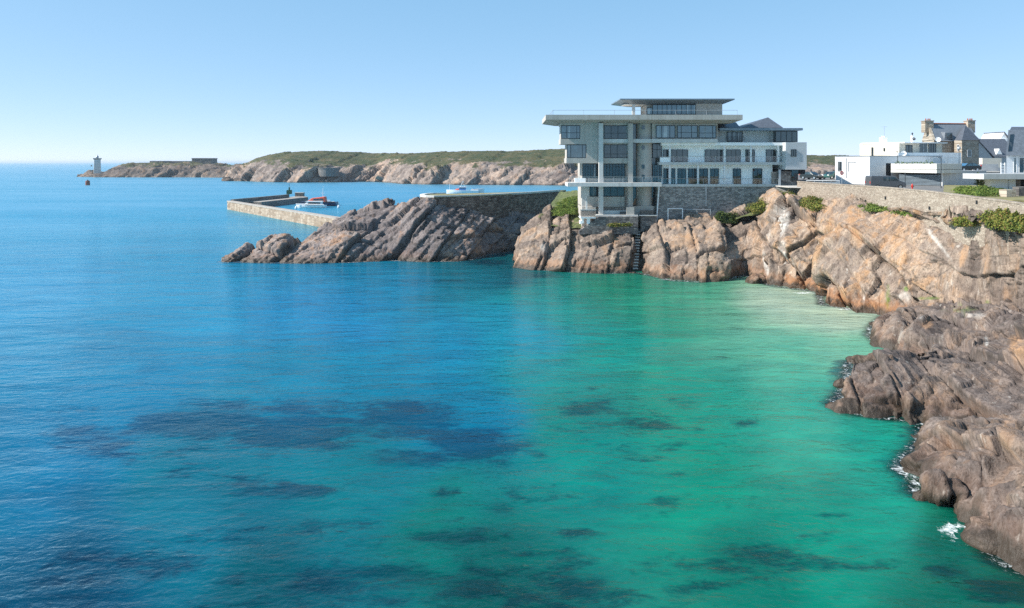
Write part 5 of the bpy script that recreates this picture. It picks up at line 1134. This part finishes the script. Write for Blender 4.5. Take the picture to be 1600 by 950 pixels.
for q0, q1 in ((1583.5, 1588), (1592, 1600), (1604, 1613), (1618, 1628)): fwin(h, fa, fb, q0, q1, 246, 270, 'glass', 1, 'white_paint', .5)
xs0 = P(1533.5, 0, 96).x; MB().box(xs0, x1, 95.5, 99.97, HCAM-(280-HY)/FPX*96, HCAM-(271.6-HY)/FPX*96).build('terrace_slab', M['grey_render'], h)
MB().box(P(1547.5,0,97).x, P(1587.5,0,97).x, 97, 99.9, 13, HCAM-(280.4-HY)/FPX*97).build('garden_room', M['white_paint'], h); MB().box(P(1588,0,97).x, P(1593,0,97).x, 96.8, 99.9, 13, HCAM-(280.4-HY)/FPX*97).build('pillar', M['wood_grey'], h)
MB().box(P(1575.3,0,97).x, P(1576,0,97).x, 96.9, 96.99, 13, 14.6).build('drain_pipe', M['rail_metal'], h); MB().box(P(1593,0,97).x, x1, 98.4, 99.9, 13, HCAM-(280.4-HY)/FPX*97).build('basement', M['dark_interior'], h)
sf = thing('slat_fence', 'small white horizontal slat fence left of the mansard house', 'fence', P(1567, 271, 98))
for q in (1564.6, 1570.6): MB().pbox(q-.4, q+.4, 254, 272, 97.5, 97.6).build('post', M['white_paint'], sf)
for i in range(4): MB().pbox(1565, 1570.2, 255.5+i*4.2, 258+i*4.2, 97.62, 97.68).build('slat', M['white_paint'], sf)
tag(MB().pbox(1535, 1565, 247, 262, 140, 141).build('sandy_wall', M['cream_render']), 'low sandy wall behind the dark parked car on the terrace', 'wall')
tag(MB().pbox(1520, 1560, 256.5, 268, 128, 129).build('blue_wall', M['grey_render']), 'long low blue grey wall right of the dark parked car', 'wall')
tag(MB().pbox(1573, 1588, 296.5, 322, 76, 77.2).build('garden_wall', M['house_stone'] ), 'short warm stone garden wall behind the road wall at right edge', 'wall')
tag(MB().pbox(1592, 1640, 292, 322, 78, 79).build('garden_wall', M['wall_stone_dark']), 'dark stone garden wall at the very right edge below the mansard house', 'wall')
bank = MB().prism([(P(1474,0,86).x, 86), (P(1475,0,116).x, 116), (P(1700,0,104).x, 112), (P(1660,0,74).x, 66), (P(1560,0,72).x, 70)], 12.5, 13.2).build('grass_verge', M['grassy_top']); tag(bank, kind='structure')
patch('scrub', [(1474,298,83),(1498,290,98),(1545,290,95),(1574,297,82),(1574,309,73),(1520,307,75)], M['scrub_green'], 'bright green scrub strip behind the road wall below the grey side wall', n=60, r=(.7,1.2), h=(.25,.5), seed=21)
leaves('shrub', [(tuple(P(1532, 289, 99)), .9, .7, 1.5), (tuple(P(1542, 290, 98.6)), .9, .7, 1.0)], M['bush_dark'], 'pale leafy shrub at the corner of the garden room', 'bush', 200, .14, 22)

# ------------------------------------------------------------------ vehicles
def vehicle(name, label, x, y, z, L_, Wd, prof, wins, wheels, wr, paint, d=1, yaw=0., front=None, cat='car'):
    """side profile extruded to the width; d = +1 when the front points to +X; built about the origin, then turned and set down"""
    o = thing(name, label, cat, (x, y, z)); o.rotation_euler = (0, 0, yaw); w2 = Wd/2
    def mk(mb, n, m, par=o, **k):
        me_o = MB(); me_o.v, me_o.f = mb.v, mb.f; q = me_o.build(n, M[m], None, **k); q.parent = par; return q
    mb = MB(); mb.xprism([(p*d, q) for p, q in (prof if d > 0 else prof[::-1])][::-1], -w2, w2); bd = mk(mb, 'body', paint, bevel=.07)
    for win in wins:
        mb = MB()
        for s in (-1, 1): mb.xprism([(p*d, q) for p, q in win], s*w2-.012 if s > 0 else s*w2-.012, s*w2+.012)
        mk(mb, 'window', 'glass_dark')
    for wxp in wheels:
        for s in (-1, 1):
            mb = MB(); mb.tube((wxp*d, s*(w2-.2), wr), (wxp*d, s*(w2+.02), wr), wr, k=18); ty = mk(mb, 'wheel', 'rubber')
            mb = MB(); mb.tube((wxp*d, s*(w2+.021), wr), (wxp*d, s*(w2+.035), wr), wr*.6, k=14); mk(mb, 'rim', 'chrome', ty)
    xf = max(p for p, _ in prof)*d; xr = min(p for p, _ in prof)*d
    for s in (-1, 1):
        mb = MB(); mb.box(min(xf-.06*d, xf+.02*d), max(xf-.06*d, xf+.02*d), s*w2*.72-.16, s*w2*.72+.16, .72, .9); mk(mb, 'headlight', 'lamp_glass')
        mb = MB(); mb.box(min(xr-.02*d, xr+.06*d), max(xr-.02*d, xr+.06*d), s*w2*.84-.08, s*w2*.84+.08, .8, 1.15); mk(mb, 'taillight', 'red_paint')
    if front:
        (xa, za), (xb, zb) = front
        mb = MB(); mb.hexa([(xa*d+.02*d, -w2*.86, za), (xa*d+.02*d, w2*.86, za), (xa*d-.04*d, w2*.86, za), (xa*d-.04*d, -w2*.86, za)], [(xb*d+.02*d, -w2*.78, zb), (xb*d+.02*d, w2*.78, zb), (xb*d-.04*d, w2*.78, zb), (xb*d-.04*d, -w2*.78, zb)]); mk(mb, 'windscreen', 'glass_dark')
    return o
VAN = [(-2.55,.32),(2.5,.32),(2.55,.75),(2.45,1.02),(1.75,1.18),(1.0,1.86),(.6,1.93),(-2.4,1.95),(-2.5,1.8),(-2.58,1.0)]
CAR = [(-2.0,.28),(2.05,.28),(2.1,.6),(1.95,.82),(1.0,.95),(.35,1.42),(-.9,1.46),(-1.7,1.0),(-2.05,.92),(-2.1,.5)]
q = P(1383.5, 293, 104.5); vehicle('grey_van', 'dark grey delivery van parked behind the pale road wall', q.x, q.y, 13.0, 5.2, 1.95, VAN, [[(-.75,1.22),(.2,1.22),(.2,1.74),(-.75,1.74)], [(.35,1.22),(1.45,1.22),(.95,1.72),(.35,1.74)]], (-1.6, 1.7), .34, 'van_paint', 1, R(-3), ((1.72,1.22),(1.08,1.8)), 'van')
CW = [[(-1.45,.98),(-.35,.98),(-.35,1.36),(-.85,1.38)], [(-.25,.98),(.85,.98),(.32,1.34),(-.25,1.36)]]
tag(MB().prism([(52,131),(70,129.2),(72,150),(52,150)], 12.9, 13.62).build('parking', M['asphalt']), kind='structure')
q = P(1268, 282, 136); vehicle('dark_car', 'dark car with its nose to the road left of the white house', q.x, q.y, 13.63, 4.2, 1.78, CAR, CW, (-1.25, 1.3), .32, 'dark_car_paint', 1, R(-62), ((.98,.98),(.4,1.4)))
q = P(1300, 282, 139); vehicle('green_car', 'green car half hidden behind the left corner of the white house', q.x, q.y, 13.63, 4.2, 1.78, CAR, CW, (-1.25, 1.3), .32, 'teal_car_paint', 1, R(-150), ((.98,.98),(.4,1.4)))
vehicle('black_car', 'black car parked on the terrace beside the garage roof', pc_pos.x, pc_pos.y, 15.35, 4.2, 1.78, CAR, CW, (-1.25, 1.3), .32, 'dark_car_paint', -1, R(6), ((.98,.98),(.4,1.4)))
tag(MB().prism([(P(1503.6,0,120).x, 119.2), (P(1560,0,120).x, 119.6), (P(1560,0,128).x, 127.9), (P(1500,0,129).x, 127.9)], 13, 15.34).build('car_terrace', M['concrete']), kind='structure')

# ------------------------------------------------------------------ street furniture
sg = thing('no_entry_sign', 'round red no entry sign on a thin post before the white house', 'sign', P(1315.5, 288, 101)); q = P(1315.5, 270.3, 101)
MB().tube((q.x, q.y+.04, 13), (q.x, q.y+.04, q.z+.2), .03).build('post', M['rail_metal'], sg); ds = MB().tube(q+Vector((0, .015, 0)), q+Vector((0, -.015, 0)), .27, k=24).build('disc', M['red_paint'], sg); MB().box(q.x-.19, q.x+.19, q.y-.022, q.y-.0155, q.z-.05, q.z+.05).build('white_bar', M['white_paint'], ds)
rl = thing('road_railing', 'grey railing with short posts behind the left end of the road wall', 'railing', P(1280, 290, 110))
ra, rb_ = P(1260, 281.5, 112.5), P(1312, 281.5, 109); ra.z = rb_.z = 14.05
for i in range(5): v = ra.lerp(rb_, i/4); MB().tube((v.x, v.y, 13), v, .05).build('post', M['rail_metal'], rl)
MB().tube(ra, rb_, .05).build('rail', M['rail_metal'], rl); MB().hexa([(ra.x,ra.y+.02,13.1),(rb_.x,rb_.y+.02,13.1),(rb_.x,rb_.y+.05,13.1),(ra.x,ra.y+.05,13.1)], [(ra.x,ra.y+.02,13.85),(rb_.x,rb_.y+.02,13.85),(rb_.x,rb_.y+.05,13.85),(ra.x,ra.y+.05,13.85)]).build('panel', M['zinc'], rl)
hy = thing('red_hydrant', 'red hydrant post with round head in front of the slatted gate', 'hydrant', P(1425.5, 297, 90)); q = P(1425.5, 297, 93); q.z = 13.0
MB().lathe(q, [(.09, 0), (.09, .62), (.12, .66), (.12, .92), (.09, 1.0), (.05, 1.12)], 14).build('body', M['red_paint'], hy); MB().tube(q+Vector((-.2, 0, .78)), q+Vector((.2, 0, .78)), .05).build('outlet', M['red_paint'], hy)
tag(MB().tube(P(1414.3, 293, 106), P(1414.3, 269.5, 106), .05).build('street_post', M['dark_metal']), 'thin dark post rising in front of the van nose', 'post')
lp_ = thing('street_lamp', 'thin dark street lamp with short arm at the right end of the gate', 'street lamp', P(1470.5, 298, 108)); q = P(1470.5, 298, 108); q.z = 13; t_ = P(1470.5, 246.5, 108)
MB().tube(q, t_, .06, .045).build('pole', M['dark_metal'], lp_); MB().tube(t_, t_+Vector((-.5, -.1, .03)), .05).build('lamp_head', M['dark_metal'], lp_)
gl_ = thing('globe_lamp', 'round globe lamp on a dark post on the garage terrace', 'lamp', P(1498.5, 255, 121)); q = P(1498.5, 254, 121); q.z = 16.72; t_ = P(1498.5, 234, 121)
MB().tube(q, t_, .045).build('pole', M['dark_metal'], gl_); MB().lathe(t_, [(.08, -.02), (.24, .1), (.3, .28), (.24, .46), (.06, .55)], 14).build('globe', M['rail_metal'], gl_, smooth=True)
tp = thing('terrace_lamp', 'thin dark lamp post standing before the pale terrace wall', 'lamp', P(1402.5, 254, 122.5)); q = P(1402.5, 254, 122.3); q.z = 16.72; t_ = P(1402.5, 237.5, 122.3)
MB().tube(q, t_, .045).build('pole', M['dark_metal'], tp); MB().box(t_.x-.3, t_.x+.1, t_.y-.08, t_.y+.08, t_.z, t_.z+.1).build('lamp_head', M['dark_metal'], tp)
# small rocks awash
def boulder(px, py, s, label, seed, mat='rock_mid', h=1.):
    rng = np.random.default_rng(seed); n = 40; u, v = np.meshgrid(np.linspace(0, 2*np.pi, n+1)[:-1], np.linspace(.02, np.pi-.02, 24), indexing='ij')
    p = np.stack([np.cos(u)*np.sin(v), np.sin(u)*np.sin(v), np.cos(v)], 2).reshape(-1, 3); c = np.array(W(px, py))
    q = p*np.array([s, s*.8, s*.75*h]); d, hb, cr = facet(q+seed*7, (.4,.3,.8), s*.9, 1.3, .12*s, .75*s*.35, seed); q = q*(1+.0)+p*(d+.05*s*fbm(q*2/s, 3, seed))[:, None]
    q = q+c+np.array([0, s*.5, .05]); i, j = np.meshgrid(np.arange(n), np.arange(23), indexing='ij'); a = (i*24+j).ravel(); b = (((i+1)%n)*24+j).ravel()
    o = npmesh('rock', q, np.stack([a, a+1, b+1, b], 1), M[mat], attrs={'blk': hb, 'crk': cr}); return tag(o, label, 'rock')
boulder(1185, 443, 1.5, 'small lone rock awash at the foot of the tall pale cliff', 3)
boulder(1534, 812, .95, 'brown wet boulder between the near rocks and the white foam', 4, 'rock_near'); boulder(1580, 862, 1.5, 'low dark weedy boulder awash at the bottom right corner', 6, 'rock_near', .6)
boulder(1318, 606, .6, 'small orange boulder at the left end of the striped slab', 7, 'rock_near', 1.1); boulder(354, 283, 5, 'dark rock in the sea off the tip of the headland', 9, 'rock_islet', .8)

# ------------------------------------------------------------------ sea air
mz = bpy.data.materials.new('sea_air'); mz.use_nodes = True; nt = mz.node_tree; nt.nodes.remove(nt.nodes['Principled BSDF'])
pv = nt.nodes.new('ShaderNodeVolumePrincipled'); pv.inputs['Color'].default_value = (.80,.90,1,1); pv.inputs['Density'].default_value = .00010
pv.inputs['Anisotropy'].default_value = .2
nt.links.new(pv.outputs[0], nt.nodes['Material Output'].inputs['Volume'])
tag(MB().box(-24000, 24000, -24000, 31000, -7, 31).build('haze', mz), kind='stuff')
